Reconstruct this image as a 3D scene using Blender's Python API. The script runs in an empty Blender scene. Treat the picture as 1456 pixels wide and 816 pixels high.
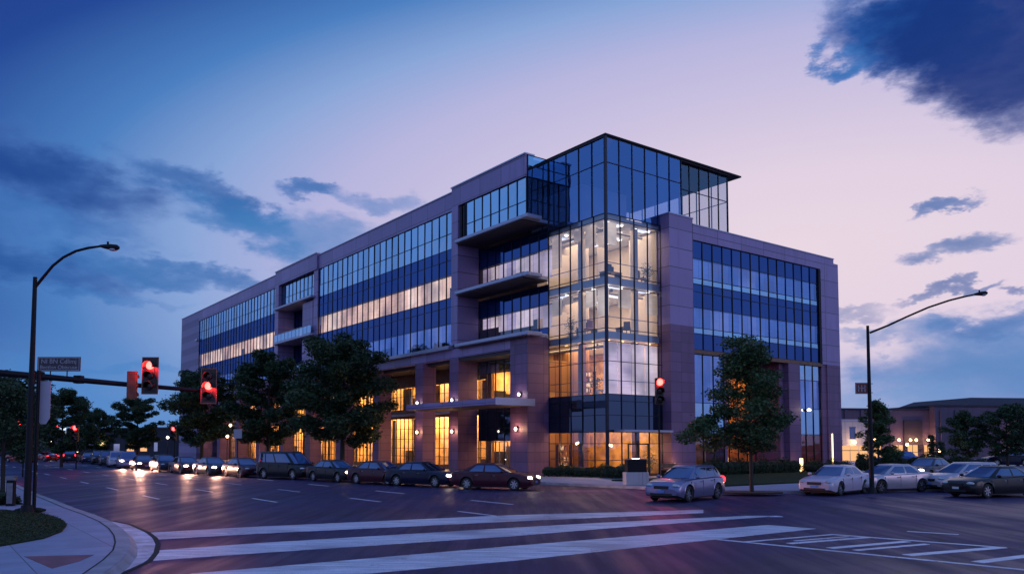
import bpy, math, random
import numpy as np
from mathutils import Vector, Matrix
random.seed(7)
sc = bpy.context.scene
COL = sc.collection
R = math.radians
# ------------------------------------------------------------------ camera
F = 1134.; PITCH = R(3.4); CH = 2.4; CY = 565.
def ray(px, py):
    x = (px-728)/F; y = -(py-CY)/F
    return Vector((x, math.cos(PITCH)-y*math.sin(PITCH), math.sin(PITCH)+y*math.cos(PITCH)))
def gnd(px, py, z=0.):
    d = ray(px, py); t = (z-CH)/d.z
    return Vector((d.x*t, d.y*t, z))
def at(px, py, Y):
    d = ray(px, py); t = Y/d.y
    return Vector((d.x*t, Y, CH+d.z*t))
def gx(px, Y, z=0.):
    return Vector(((px-728)/F*Y*0.998, Y, z))
cam = bpy.data.cameras.new('camera'); camo = bpy.data.objects.new('camera', cam); COL.objects.link(camo)
camo.location = (0, 0, CH); camo.rotation_euler = (math.pi/2+PITCH, 0, 0)
cam.sensor_width = 36; cam.lens = F/1456*36; cam.shift_y = (CY-408)/1456
cam.clip_end = 5000; cam.clip_start = .1
sc.camera = camo
sc.view_settings.view_transform = 'Standard'; sc.view_settings.look = 'None'
sc.view_settings.exposure = 0; sc.view_settings.gamma = 1
sc.cycles.use_denoising = True
sc.cycles.max_bounces = 8; sc.cycles.diffuse_bounces = 3; sc.cycles.glossy_bounces = 4
sc.cycles.transparent_max_bounces = 16; sc.cycles.transmission_bounces = 6
sc.cycles.sample_clamp_indirect = 4; sc.cycles.caustics_reflective = False; sc.cycles.caustics_refractive = False

# ------------------------------------------------------------------ node helpers
def s2l(c):
    return tuple(((v/255.)/12.92 if v/255. <= .04045 else ((v/255.+.055)/1.055)**2.4) for v in c)
class NT:
    def __init__(s, nt): s.nt = nt; nt.nodes.clear()
    def n(s, t, **k):
        o = s.nt.nodes.new(t)
        for a, b in k.items(): setattr(o, a, b)
        return o
    def l(s, a, b): s.nt.links.new(a, b)
    def setin(s, sock, v):
        if hasattr(v, 'is_output'): s.l(v, sock)
        elif isinstance(v, (tuple, list)) and len(v) == 3 and sock.type == 'RGBA': sock.default_value = (*v, 1)
        else: sock.default_value = v
    def m(s, op, *a, clamp=False):
        o = s.n('ShaderNodeMath', operation=op); o.use_clamp = clamp
        for i, v in enumerate(a): s.setin(o.inputs[i], v)
        return o.outputs[0]
    def mr(s, v, a, b, c=0., d=1., smooth=True):
        o = s.n('ShaderNodeMapRange'); o.interpolation_type = 'SMOOTHSTEP' if smooth else 'LINEAR'
        for i, w in enumerate((v, a, b, c, d)): s.setin(o.inputs[i], w)
        return o.outputs[0]
    def mix(s, f, a, b, blend='MIX'):
        o = s.n('ShaderNodeMix', data_type='RGBA', blend_type=blend)
        s.setin(o.inputs[0], f); s.setin(o.inputs[6], a); s.setin(o.inputs[7], b)
        return o.outputs[2]
    def noise(s, vec, scale, detail=4, rough=.5, dist=0.):
        o = s.n('ShaderNodeTexNoise')
        if vec is not None: s.l(vec, o.inputs['Vector'])
        o.inputs['Scale'].default_value = scale; o.inputs['Detail'].default_value = detail
        o.inputs['Roughness'].default_value = rough; o.inputs['Distortion'].default_value = dist
        return o
    def vmul(s, vec, xyz):
        o = s.n('ShaderNodeVectorMath', operation='MULTIPLY'); s.l(vec, o.inputs[0]); o.inputs[1].default_value = xyz
        return o.outputs[0]
    def ramp(s, f, stops):
        o = s.n('ShaderNodeValToRGB'); e = o.color_ramp.elements
        while len(e) < len(stops): e.new(.5)
        for x, (p, c) in zip(e, stops): x.position = p; x.color = (*c, 1)
        s.l(f, o.inputs[0]); return o.outputs[0]

MATS = {}
def mat(name):
    m = bpy.data.materials.new(name); m.use_nodes = True; MATS[name] = m
    t = NT(m.node_tree); o = t.n('ShaderNodeOutputMaterial')
    return m, t, o
def bsdf(t, o, base, rough=.5, metal=0., coat=0., spec=.5, emis=None, es=0., bump=None):
    b = t.n('ShaderNodeBsdfPrincipled')
    t.setin(b.inputs['Base Color'], base); t.setin(b.inputs['Roughness'], rough); t.setin(b.inputs['Metallic'], metal)
    t.setin(b.inputs['Coat Weight'], coat); t.setin(b.inputs['Specular IOR Level'], spec)
    if emis is not None:
        t.setin(b.inputs['Emission Color'], emis); t.setin(b.inputs['Emission Strength'], es)
    if bump is not None:
        bn = t.n('ShaderNodeBump'); bn.inputs['Strength'].default_value = bump[1]; bn.inputs['Distance'].default_value = bump[2]
        t.l(bump[0], bn.inputs['Height']); t.l(bn.outputs[0], b.inputs['Normal'])
    t.l(b.outputs[0], o.inputs[0]); return b
def plain(name, base, rough=.5, metal=0., coat=0., var=.15, scale=6., spec=.5, dirt=0.):
    m, t, o = mat(name)
    tc = t.n('ShaderNodeTexCoord'); nz = t.noise(tc.outputs['Object'], scale, 5, .6)
    c = t.mix(t.mr(nz.outputs[0], .3, .7), tuple(v*(1-var) for v in base), tuple(min(1, v*(1+var)) for v in base))
    r = t.mr(nz.outputs[0], .2, .8, max(0.02, rough-.06), min(1, rough+.08))
    bsdf(t, o, c, r, metal, coat, spec)
    return m
def emit(name, col, st, base=(.02, .02, .02)):
    m, t, o = mat(name); bsdf(t, o, base, .3, emis=col, es=st); return m

# ------------------------------------------------------------------ world: dusk sky by direction
def lerp_(a, b, t): return a+(b-a)*t
def build_world():
    w = bpy.data.worlds.new('World'); sc.world = w; w.use_nodes = True
    t = NT(w.node_tree); out = t.n('ShaderNodeOutputWorld'); bg = t.n('ShaderNodeBackground')
    tc = t.n('ShaderNodeTexCoord'); sep = t.n('ShaderNodeSeparateXYZ'); t.l(tc.outputs['Generated'], sep.inputs[0])
    X, Y, Z = sep.outputs
    az = t.m('MULTIPLY', t.m('ARCTAN2', X, Y), 57.29578)
    el = t.m('MULTIPLY', t.m('ARCSINE', Z), 57.29578)
    def azel(px, py):
        d = ray(px, py).normalized(); return math.degrees(math.atan2(d.x, d.y)), math.degrees(math.asin(d.z))
    ga, ge = azel(1130, 350)
    da = t.m('SUBTRACT', az, ga); de = t.m('SUBTRACT', el, ge)
    dx = t.m('DIVIDE', da, t.m('ADD', 1.75, t.m('MULTIPLY', t.m('GREATER_THAN', da, 0.), .6)))
    dy = t.m('MULTIPLY', de, t.m('ADD', .9, t.m('MULTIPLY', t.m('GREATER_THAN', de, 0.), .55)))
    dist = t.m('SQRT', t.m('ADD', t.m('MULTIPLY', dx, dx), t.m('MULTIPLY', dy, dy)))
    c1 = t.ramp(t.m('DIVIDE', dist, 60.), [(0, s2l((232, 214, 226))), (.12, s2l((224, 208, 226))), (.22, s2l((205, 195, 224))), (.32, s2l((184, 182, 222))),
        (.40, s2l((138, 166, 216))), (.475, s2l((74, 126, 192))), (.56, s2l((36, 72, 150))), (.70, s2l((27, 50, 118))), (1, s2l((24, 44, 105)))])
    c2 = t.ramp(t.m('DIVIDE', el, 90., clamp=True), [(0, s2l((150, 160, 215))), (.1, s2l((150, 172, 230))), (.25, s2l((122, 166, 230))), (.5, s2l((104, 146, 220))), (1, s2l((96, 130, 205)))])
    side = t.m('MAXIMUM', t.m('MAXIMUM', t.mr(az, -36., -58., 0., 1.), t.mr(az, 44., 70., 0., 1.)), t.mr(el, 33., 55., 0., 1.))
    c1 = t.mix(t.mr(el, 8.5, .5, 0., .7), c1, s2l((104, 148, 208)))
    col = t.mix(side, c1, c2)
    # clouds
    cmb = t.n('ShaderNodeCombineXYZ'); t.l(az, cmb.inputs[0]); t.l(el, cmb.inputs[1])
    v0 = cmb.outputs[0]
    st = t.vmul(v0, (.05, .12, 1))
    n1 = t.noise(st, 3.2, 5, .52, .5); n2 = t.noise(st, 11., 4, .5)
    nd = t.noise(t.vmul(v0, (.08, .16, 1)), 2.2, 5, .62)
    sx = t.n('ShaderNodeSeparateXYZ'); t.l(nd.outputs['Color'], sx.inputs[0])
    wa = t.m('ADD', az, t.m('MULTIPLY', t.m('SUBTRACT', sx.outputs[0], .5), 10.))
    we = t.m('ADD', el, t.m('MULTIPLY', t.m('SUBTRACT', sx.outputs[1], .5), 5.))
    tex = t.m('ADD', t.m('MULTIPLY', n1.outputs[0], .75), t.m('MULTIPLY', n2.outputs[0], .35))
    dark, soft = s2l((27, 58, 132)), s2l((66, 112, 182))
    CL = [ # px, py, rx, ry, rot, soft edge, strength, colour
        (1430, 58, 205, 108, 24, 2.4, 1., s2l((20, 48, 122))), (1290, 52, 130, 52, 18, 1.8, .9, s2l((30, 72, 150))), (1300, 28, 95, 30, 8, 1.3, 1., s2l((36, 84, 165))), (1180, 82, 34, 14, -10, .8, 1.2, s2l((60, 105, 180))), (1235, 60, 42, 13, -25, .8, 1., s2l((60, 105, 180))),
        (60, 252, 170, 48, 10, 1., .95, s2l((28, 62, 138))), (290, 275, 120, 24, 22, .9, .95, s2l((48, 88, 160))), (335, 318, 90, 30, 12, .9, .85, s2l((66, 112, 180))),
        (450, 345, 120, 34, 6, .9, .75, s2l((78, 122, 188))), (452, 277, 46, 13, -10, .9, .9, s2l((70, 105, 176))), (548, 292, 62, 13, 6, .7, .6, s2l((90, 122, 190))),
        (40, 372, 150, 26, 4, .9, .95, s2l((34, 76, 150))), (250, 384, 190, 17, 5, .9, .9, s2l((52, 100, 170))), (110, 405, 130, 9, 4, .6, .7, s2l((60, 108, 178))),
        (60, 310, 150, 20, 6, .8, .7, s2l((56, 98, 170))), (60, 600, 200, 120, 0, .5, .45, s2l((74, 128, 196))), (150, 522, 180, 7, 2, .6, .4, s2l((66, 118, 186))),
        (1430, 515, 205, 72, -5, 1.3, .95, s2l((72, 122, 190))), (1300, 570, 140, 50, 0, .9, .6, s2l((112, 148, 206))), (1365, 355, 78, 12, -6, .8, .9, s2l((96, 112, 172))), (1352, 297, 56, 9, -12, .8, .9, s2l((100, 114, 176))),
        (1335, 421, 56, 6, -10, .7, .8, s2l((96, 108, 168))), (1440, 414, 40, 6, 0, .7, .8, s2l((80, 98, 165))), (1215, 445, 60, 7, 3, .6, .6, s2l((140, 130, 180))),
        (1250, 470, 80, 10, 0, .7, .75, s2l((104, 130, 192))), (1440, 455, 80, 16, -6, .8, .8, s2l((76, 112, 180)))]
    CL = CL[2:]+CL[:2][::-1]
    later = []
    for px, py, rx, ry, rot, edge, stg, cc in CL:
        cc = (cc[0]*.8, cc[1]*1.12, cc[2]*1.02)
        a0, e0 = azel(px, py); k = F/math.cos(R(a0))/57.3
        rx /= k; ry /= k; c, s_ = math.cos(R(-rot)), math.sin(R(-rot))
        ax = t.m('SUBTRACT', wa, a0); ex = t.m('SUBTRACT', we, e0)
        p = t.m('DIVIDE', t.m('ADD', t.m('MULTIPLY', ax, c), t.m('MULTIPLY', ex, s_)), rx)
        q = t.m('DIVIDE', t.m('SUBTRACT', t.m('MULTIPLY', ex, c), t.m('MULTIPLY', ax, s_)), ry)
        rr = t.m('ADD', t.m('MULTIPLY', p, p), t.m('MULTIPLY', q, q))
        base = t.m('MULTIPLY', t.m('SUBTRACT', 1., rr), edge)
        base = t.m('MAXIMUM', base, -1.2)
        k2 = t.mr(t.m('ADD', base, t.m('MULTIPLY', t.m('SUBTRACT', tex, .55), 1.5 if rx*k > 145 and px > 1000 else 2.5)), -.35, 1.5 if rx*k > 100 else 1.15, 0., stg)
        gate = t.mr(rr, 1.9, 1.0, 0., 1.)
        kw = t.m('MULTIPLY', t.mr(t.m('ADD', base, t.m('MULTIPLY', t.m('SUBTRACT', tex, .55), 1.6 if px > 1000 and rx*k > 100 else 2.2)), -.7, .7, 0., stg*.65), t.mr(rr, 2.6, 1.2, 0., 1.))
        col = t.mix(kw, col, tuple(lerp_(a_, b_, .55) for a_, b_ in zip(cc, s2l((92, 134, 204)))))
        later.append((t.m('MULTIPLY', k2, gate), cc))
    for k2, cc in later: col = t.mix(k2, col, t.mix(t.m('MULTIPLY', n2.outputs[0], .15), cc, col))
    # faint wisps for the sky out of frame
    wisp = t.mr(t.m('ADD', n1.outputs[0], 0.), .52, .72, 0., .45)
    col = t.mix(t.m('MULTIPLY', wisp, t.m('MULTIPLY', side, t.mr(el, 60., 20.))), col, s2l((196, 178, 214)))
    # physical twilight sky adds a little to the gradient
    sky = t.n('ShaderNodeTexSky'); sky.sky_type = 'NISHITA'; sky.sun_disc = False
    sky.sun_elevation = R(1.0); sky.sun_rotation = R(28)
    colf = t.mix(.003, col, sky.outputs[0], 'ADD')
    low = t.mr(el, -.5, -4., 0., 1.)
    colf = t.mix(low, colf, (.02, .02, .035))
    t.l(colf, bg.inputs[0]); bg.inputs[1].default_value = 1.0
    t.l(bg.outputs[0], out.inputs[0])
    w.cycles.sampling_method = 'MANUAL'; w.cycles.sample_map_resolution = 512
build_world()
sun = bpy.data.lights.new('sun', 'SUN'); sun.energy = .22; sun.angle = R(20); sun.color = (.95, .72, 1.)
so = bpy.data.objects.new('sun', sun); COL.objects.link(so)
d = Vector((math.sin(R(118)), math.cos(R(118)), .32)); so.rotation_euler = d.to_track_quat('Z', 'Y').to_euler()

# ------------------------------------------------------------------ materials
plain('dark_metal', (.006, .006, .010), .55, .0, spec=.25)
plain('black_plastic', (.012, .012, .014), .5)
plain('grey_metal', (.22, .22, .25), .4, .7)
plain('sign_back', (.42, .38, .46), .45, .2, var=.05, scale=3)
plain('rubber', (.012, .012, .013), .75)
plain('rim_metal', (.5, .5, .53), .25, 1.)
plain('chrome', (.6, .6, .62), .12, 1.)
plain('white_paint', (.62, .62, .64), .6, var=.1, scale=3)
plain('concrete_light', (.36, .34, .36), .75, var=.18, scale=.8)
plain('kerb_concrete', (.28, .27, .31), .65, var=.25, scale=1.5)
plain('gutter_concrete', (.6, .5, .56), .6, var=.45, scale=1.3)
plain('soil', (.03, .022, .018), .95, scale=20)
plain('bark', (.035, .028, .024), .9, var=.4, scale=14)
plain('seam', (.01, .01, .012), .9)
plain('paver_red', (.2, .07, .09), .7, var=.25, scale=3)
plain('roof_dark', (.04, .04, .055), .6)
plain('mullion', (.018, .022, .04), .35, .6)
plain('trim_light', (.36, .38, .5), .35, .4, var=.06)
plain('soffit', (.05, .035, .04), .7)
plain('amber_wall', (.68, .42, .17), .7, var=.45, scale=.9)
plain('cream_wall', (.75, .66, .55), .8, var=.1, scale=.5)
plain('white_ceiling', (.75, .76, .8), .7, var=.05)
plain('carpet', (.08, .06, .06), .9)
plain('wood', (.18, .08, .035), .5, var=.35, scale=3)
plain('furniture_dark', (.03, .025, .03), .5)
plain('fabric_curtain', (.55, .38, .2), .8, var=.2, scale=2)
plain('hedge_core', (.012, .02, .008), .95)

def m_asphalt():
    m, t, o = mat('asphalt'); tc = t.n('ShaderNodeTexCoord'); P = tc.outputs['Object']
    big = t.noise(P, .12, 4, .55); mp = t.n('ShaderNodeMapping'); t.l(P, mp.inputs[0]); mp.inputs['Rotation'].default_value = (0, 0, R(-36.8)); mp.inputs['Scale'].default_value = (1.6, .08, 1)
    strk = t.noise(mp.outputs[0], .9, 5, .6); fine = t.noise(P, 55., 4, .7); grit = t.noise(P, 190., 2, .7)
    c = t.mix(big.outputs[0], (.018, .011, .05), (.04, .023, .092))
    c = t.mix(t.mr(strk.outputs[0], .45, .7, 0., .5), c, (.022, .02, .03))
    c = t.mix(t.mr(fine.outputs[0], .55, .72, 0., .5), c, (.07, .06, .11))
    # repair patches and tar-sealed cracks
    pb = t.n('ShaderNodeTexBrick'); pm = t.n('ShaderNodeMapping'); t.l(P, pm.inputs[0]); pm.inputs['Rotation'].default_value = (0, 0, R(-36.8)); t.l(pm.outputs[0], pb.inputs[0])
    pb.inputs['Scale'].default_value = 1.; pb.inputs['Brick Width'].default_value = 7.3; pb.inputs['Row Height'].default_value = 3.55; pb.inputs['Mortar Size'].default_value = .015
    pb.inputs['Color1'].default_value = (0, 0, 0, 1); pb.inputs['Color2'].default_value = (1, 1, 1, 1); pb.inputs['Mortar'].default_value = (.3, .3, .3, 1); pb.inputs['Bias'].default_value = -.35
    patch = pb.outputs[0]
    vo = t.n('ShaderNodeTexVoronoi'); vo.feature = 'DISTANCE_TO_EDGE'; vo.inputs['Scale'].default_value = .16
    wv = t.noise(P, .7, 4); va = t.n('ShaderNodeVectorMath', operation='ADD'); t.l(P, va.inputs[0]); t.l(t.vmul(wv.outputs['Color'], (2., 2., 0)), va.inputs[1]); t.l(va.outputs[0], vo.inputs['Vector'])
    crack = t.mr(vo.outputs['Distance'], .003, .011, 1., 0.)
    c = t.mix(t.m('MULTIPLY', crack, .8), c, (.01, .01, .012))
    r = t.mr(t.m('ADD', t.m('MULTIPLY', big.outputs[0], .5), t.m('MULTIPLY', strk.outputs[0], .5)), .38, .62, .4, .66)
    c = t.mix(t.mr(patch, .45, .55, 0., .35, False), c, (.012, .010, .02))
    b_ = bsdf(t, o, c, r, 0, 0, .3, bump=(t.m('ADD', fine.outputs[0], t.m('MULTIPLY', grit.outputs[0], .6)), .35, .012))
    b_.inputs['Specular Tint'].default_value = (.75, .62, 1., 1)  # violet put into the reflections to cool the warm sheen
m_asphalt()
def m_sidewalk():
    m, t, o = mat('sidewalk_concrete'); tc = t.n('ShaderNodeTexCoord'); P = tc.outputs['Object']
    mp = t.n('ShaderNodeMapping'); t.l(P, mp.inputs[0]); mp.inputs['Rotation'].default_value = (0, 0, R(-36.8))
    br = t.n('ShaderNodeTexBrick'); t.l(mp.outputs[0], br.inputs[0]); br.offset = 0; br.inputs['Scale'].default_value = 1.
    br.inputs['Brick Width'].default_value = 1.8; br.inputs['Row Height'].default_value = 1.8; br.inputs['Mortar Size'].default_value = .012; br.inputs['Mortar Smooth'].default_value = .3
    br.inputs['Color1'].default_value = (*(.34, .33, .44), 1); br.inputs['Color2'].default_value = (.28, .28, .38, 1); br.inputs['Mortar'].default_value = (.05, .05, .06, 1)
    n = t.noise(P, 1.3, 6, .65); f = t.noise(P, 40., 3)
    c = t.mix(t.mr(n.outputs[0], .3, .7, 0., .55), br.outputs[0], (.2, .2, .27), 'MIX')
    bsdf(t, o, c, .6, bump=(f.outputs[0], .2, .005))
m_sidewalk()
def m_worn(name, base, under, amt):
    m, t, o = mat(name); tc = t.n('ShaderNodeTexCoord'); P = tc.outputs['Object']
    mp = t.n('ShaderNodeMapping'); t.l(P, mp.inputs[0]); mp.inputs['Rotation'].default_value = (0, 0, R(-36.8)); mp.inputs['Scale'].default_value = (.25, 3.5, 1)
    s = t.noise(mp.outputs[0], 2.2, 6, .7); f = t.noise(P, 60., 3, .7)
    k = t.m('ADD', t.m('MULTIPLY', s.outputs[0], .7), t.m('MULTIPLY', f.outputs[0], .4))
    c = t.mix(t.mr(k, .44, .64, 0., amt), base, under)
    tw_ = t.noise(t.vmul(P, (.5, .5, 1)), .6, 3, .5); c = t.mix(t.mr(tw_.outputs[0], .5, .68, 0., .7), c, tuple(v*1.3 for v in under))
    vo = t.n('ShaderNodeTexVoronoi'); vo.feature = 'DISTANCE_TO_EDGE'; vo.inputs['Scale'].default_value = .4; wv = t.noise(P, 1.1, 6, .65); va = t.n('ShaderNodeVectorMath', operation='ADD'); t.l(P, va.inputs[0]); t.l(t.vmul(wv.outputs['Color'], (2.6, 2.6, 0)), va.inputs[1]); t.l(va.outputs[0], vo.inputs['Vector'])
    c = t.mix(t.m('MULTIPLY', t.mr(vo.outputs['Distance'], .003, .012, .7, 0.), t.mr(tw_.outputs[0], .42, .6)), c, (.03, .025, .05))
    bsdf(t, o, c, .5, bump=(f.outputs[0], .2, .006))
m_worn('road_paint', (.86, .82, .9), (.16, .15, .2), .7)
m_worn('road_paint_fresh', (.85, .82, .9), (.3, .28, .35), .6)
def m_grass(name, a, b):
    m, t, o = mat(name); tc = t.n('ShaderNodeTexCoord'); P = tc.outputs['Object']
    n = t.noise(P, 1.5, 5, .6); f = t.noise(P, 30., 3)
    c = t.mix(n.outputs[0], a, b)
    bsdf(t, o, c, .95, spec=.2, bump=(f.outputs[0], .8, .05))
m_grass('lawn', (.012, .026, .010), (.03, .045, .016)); m_grass('terrain', (.015, .02, .012), (.028, .026, .02))
def m_panel(name, c1, c2, mort, bw, rh, ms, rough, spec=.5, band=None):
    m, t, o = mat(name); tc = t.n('ShaderNodeTexCoord'); P = tc.outputs['Object']
    s = t.n('ShaderNodeSeparateXYZ'); t.l(P, s.inputs[0])
    cb = t.n('ShaderNodeCombineXYZ'); t.l(t.m('ADD', s.outputs[0], s.outputs[1]), cb.inputs[0]); t.l(t.m('ADD', s.outputs[2], .35), cb.inputs[1])
    br = t.n('ShaderNodeTexBrick'); t.l(cb.outputs[0], br.inputs[0]); br.offset = 0; br.inputs['Scale'].default_value = 1.
    br.inputs['Brick Width'].default_value = bw; br.inputs['Row Height'].default_value = rh; br.inputs['Mortar Size'].default_value = ms; br.inputs['Mortar Smooth'].default_value = .1
    br.inputs['Color1'].default_value = (*c1, 1); br.inputs['Color2'].default_value = (*c2, 1); br.inputs['Mortar'].default_value = (*mort, 1)
    n = t.noise(P, .5, 5, .6); f = t.noise(P, 18., 4)
    c = t.mix(t.mr(n.outputs[0], .3, .7, 0., .3), br.outputs[0], tuple(v*.7 for v in c1))
    stn = t.noise(t.vmul(P, (1.6, 1.6, .09)), 1.5, 5, .6); c = t.mix(t.mr(stn.outputs[0], .48, .72, 0., .5), c, tuple(v*.55 for v in c1))
    if band:
        bt = t.m('FRACT', t.m('DIVIDE', s.outputs[2], band[0])); k = t.mr(bt, .5, .52, 0., 1., False)
        c = t.mix(t.m('MULTIPLY', k, .6), c, band[1])
    bsdf(t, o, c, rough, 0, 0, spec, bump=(f.outputs[0], .08, .01))
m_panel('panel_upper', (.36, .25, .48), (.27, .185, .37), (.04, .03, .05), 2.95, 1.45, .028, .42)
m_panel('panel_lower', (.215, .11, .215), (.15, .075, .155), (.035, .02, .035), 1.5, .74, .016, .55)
m_panel('panel_banded', (.20, .16, .30), (.19, .15, .285), (.09, .07, .11), 4., 1.1, .012, .5, band=(2.2, (.32, .26, .44)))
m_panel('wood_panelling', (.5, .27, .1), (.26, .11, .045), (.04, .02, .01), .62, 2.3, .035, .4)
m_panel('stone_far', (.12, .085, .13), (.10, .07, .11), (.09, .07, .08), 2.2, .8, .03, .8)
m_panel('stone_light', (.5, .45, .46), (.46, .42, .43), (.25, .22, .23), 3., 1.5, .02, .8)
m_panel('stone_dark', (.035, .028, .045), (.03, .024, .04), (.02, .02, .02), 2.2, .8, .03, .8)

def m_glass(name, tint, refl, rtint, rough=.015, wave=.02):
    m, t, o = mat(name)
    tr = t.n('ShaderNodeBsdfTransparent'); tr.inputs[0].default_value = (*tint, 1)
    gl = t.n('ShaderNodeBsdfGlossy'); gl.inputs['Color'].default_value = (*rtint, 1); gl.inputs['Roughness'].default_value = rough
    tc = t.n('ShaderNodeTexCoord'); n = t.noise(tc.outputs['Object'], .45, 2, .4)
    bn = t.n('ShaderNodeBump'); bn.inputs['Strength'].default_value = wave; bn.inputs['Distance'].default_value = 1.; t.l(n.outputs[0], bn.inputs['Height']); t.l(bn.outputs[0], gl.inputs['Normal'])
    lw = t.n('ShaderNodeLayerWeight'); lw.inputs[0].default_value = .35
    geo = t.n('ShaderNodeNewGeometry')
    f = t.m('ADD', refl, t.m('MULTIPLY', lw.outputs['Fresnel'], (1-refl)*.55))
    f = t.m('MULTIPLY', f, t.mr(geo.outputs['Random Per Island'], 0., 1., .88, 1.1, False), clamp=True)
    ms = t.n('ShaderNodeMixShader'); t.l(f, ms.inputs[0]); t.l(tr.outputs[0], ms.inputs[1]); t.l(gl.outputs[0], ms.inputs[2]); t.l(ms.outputs[0], o.inputs[0])
m_glass('glass_clear', (.82, .84, .88), .13, (.6, .78, 1.))
m_glass('glass_blue', (.25, .38, .6), .68, (.42, .70, .95), wave=.05)
m_glass('glass_tower', (.36, .5, .74), .36, (.28, .5, 1.), wave=.03)
m_glass('glass_rail', (.8, .85, .92), .06, (.6, .78, 1.))
def m_spandrel(name, base, rtint, refl):
    m, t, o = mat(name)
    b = t.n('ShaderNodeBsdfDiffuse'); b.inputs[0].default_value = (*base, 1)
    gl = t.n('ShaderNodeBsdfGlossy'); gl.inputs['Color'].default_value = (*rtint, 1); gl.inputs['Roughness'].default_value = .04
    geo = t.n('ShaderNodeNewGeometry'); f = t.mr(geo.outputs['Random Per Island'], 0., 1., refl*.9, refl*1.1, False)
    ms = t.n('ShaderNodeMixShader'); t.l(f, ms.inputs[0]); t.l(b.outputs[0], ms.inputs[1]); t.l(gl.outputs[0], ms.inputs[2]); t.l(ms.outputs[0], o.inputs[0])
m_spandrel('spandrel', (.006, .014, .05), (.11, .22, .58), .4)
m_spandrel('spandrel_dark', (.01, .013, .02), (.3, .4, .6), .22)
def m_lit(name, cols, st, streak=6.):
    # blinds and rooms lit from inside, cool and pale ones also standing in for reflections; the colour varies pane by pane
    m, t, o = mat(name); tc = t.n('ShaderNodeTexCoord'); P = tc.outputs['Object']; geo = t.n('ShaderNodeNewGeometry')
    n = t.noise(t.vmul(P, (.6, .6, streak)), 1.2, 4, .6); n2 = t.noise(P, .35, 3)
    k = t.m('ADD', t.m('MULTIPLY', n.outputs[0], .55), t.m('MULTIPLY', geo.outputs['Random Per Island'], .45))
    c = t.ramp(k, [(.25, cols[0]), (.5, cols[1]), (.8, cols[2])])
    s = t.m('MULTIPLY', t.mr(n2.outputs[0], .3, .7, .4, 1.2), st)
    bsdf(t, o, (.3, .25, .2), .8, emis=c, es=s)
m_lit('lit_blind_warm', (s2l((196, 150, 130)), s2l((238, 190, 160)), s2l((250, 216, 196))), 1.35)
m_lit('lit_blind_sheen_cool', (s2l((80, 105, 165)), s2l((130, 140, 195)), s2l((185, 172, 205))), .6)
m_lit('lit_blind_sheen_pale', (s2l((170, 150, 200)), s2l((215, 190, 215)), s2l((245, 220, 225))), .9)
m_lit('lit_blind_tower', (s2l((190, 160, 140)), s2l((225, 196, 170)), s2l((245, 222, 200))), .8)
m_lit('lit_ceiling', (s2l((200, 215, 255)), s2l((225, 232, 255)), s2l((255, 245, 235))), 2.0)
emit('lamp_white', (1., .93, .85), 6.); emit('lamp_warm', (1., .62, .28), 14.); emit('lamp_amber', (1., .55, .2), 5.)
emit('lens_red', (1., .05, .04), 12.); emit('lens_red_far', (1., .03, .03), 16.); emit('tail_lit', (1., .02, .03), 5.); emit('head_lit', (1., .78, .52), 30.)
emit('sign_lit', (.6, .75, 1.), 1.6); emit('window_far_lit', (1., .5, .2), 1.0); emit('pane_warm', (1., .55, .2), 2.2)
plain('lens_dark', (.03, .012, .01), .25, spec=.6); plain('lens_clear', (.5, .5, .52), .12, .4); plain('tail_off', (.22, .01, .012), .15, coat=1.)
plain('signal_body', (.02, .014, .012), .45); plain('signal_body_rust', (.16, .055, .035), .6, var=.3); plain('plate_blue', (.12, .25, .6), .4)
plain('sign_face', (.045, .038, .05), .5); plain('sign_letter', (.36, .33, .38), .5); plain('sign_face_red', (.16, .03, .03), .5)
m, t, o = mat('car_glass'); bsdf(t, o, (.13, .16, .27), .03, .92, 0, .5)
def m_leaf(name, a, b):
    m, t, o = mat(name); geo = t.n('ShaderNodeNewGeometry'); tc = t.n('ShaderNodeTexCoord')
    n = t.noise(tc.outputs['Object'], .8, 3)
    k = t.m('ADD', t.m('MULTIPLY', geo.outputs['Random Per Island'], .5), t.m('MULTIPLY', n.outputs[0], .5))
    c = t.ramp(k, [(.32, a), (.66, b)])
    df = t.n('ShaderNodeBsdfPrincipled'); t.l(c, df.inputs['Base Color']); df.inputs['Roughness'].default_value = .5; df.inputs['Specular IOR Level'].default_value = .35
    tl = t.n('ShaderNodeBsdfTranslucent'); t.l(c, tl.inputs[0])
    ms = t.n('ShaderNodeMixShader'); ms.inputs[0].default_value = .25; t.l(df.outputs[0], ms.inputs[1]); t.l(tl.outputs[0], ms.inputs[2]); t.l(ms.outputs[0], o.inputs[0])
m_leaf('leaf_dark', (.016, .036, .018), (.07, .12, .05)); m_leaf('leaf_green', (.03, .064, .025), (.085, .14, .05)); m_leaf('leaf_hedge', (.02, .035, .012), (.06, .075, .025))
def paint(name, c, metal=.4, rough=.3):
    m, t, o = mat(name); bsdf(t, o, c, rough, metal, .6 if max(c) > .1 else .15, .5 if max(c) > .1 else .3); return m
paint('paint_silver', (.19, .175, .31), .6); paint('paint_white', (.5, .42, .52), 0.); paint('paint_black', (.006, .005, .009), .1); paint('paint_maroon', (.06, .006, .018), .2)
paint('paint_navy', (.008, .007, .03), .2); paint('paint_grey', (.05, .04, .06), .4); paint('paint_red', (.3, .02, .02), .3); paint('paint_blue', (.04, .10, .38), .4); paint('paint_pearl', (.45, .38, .42), .3)

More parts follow.
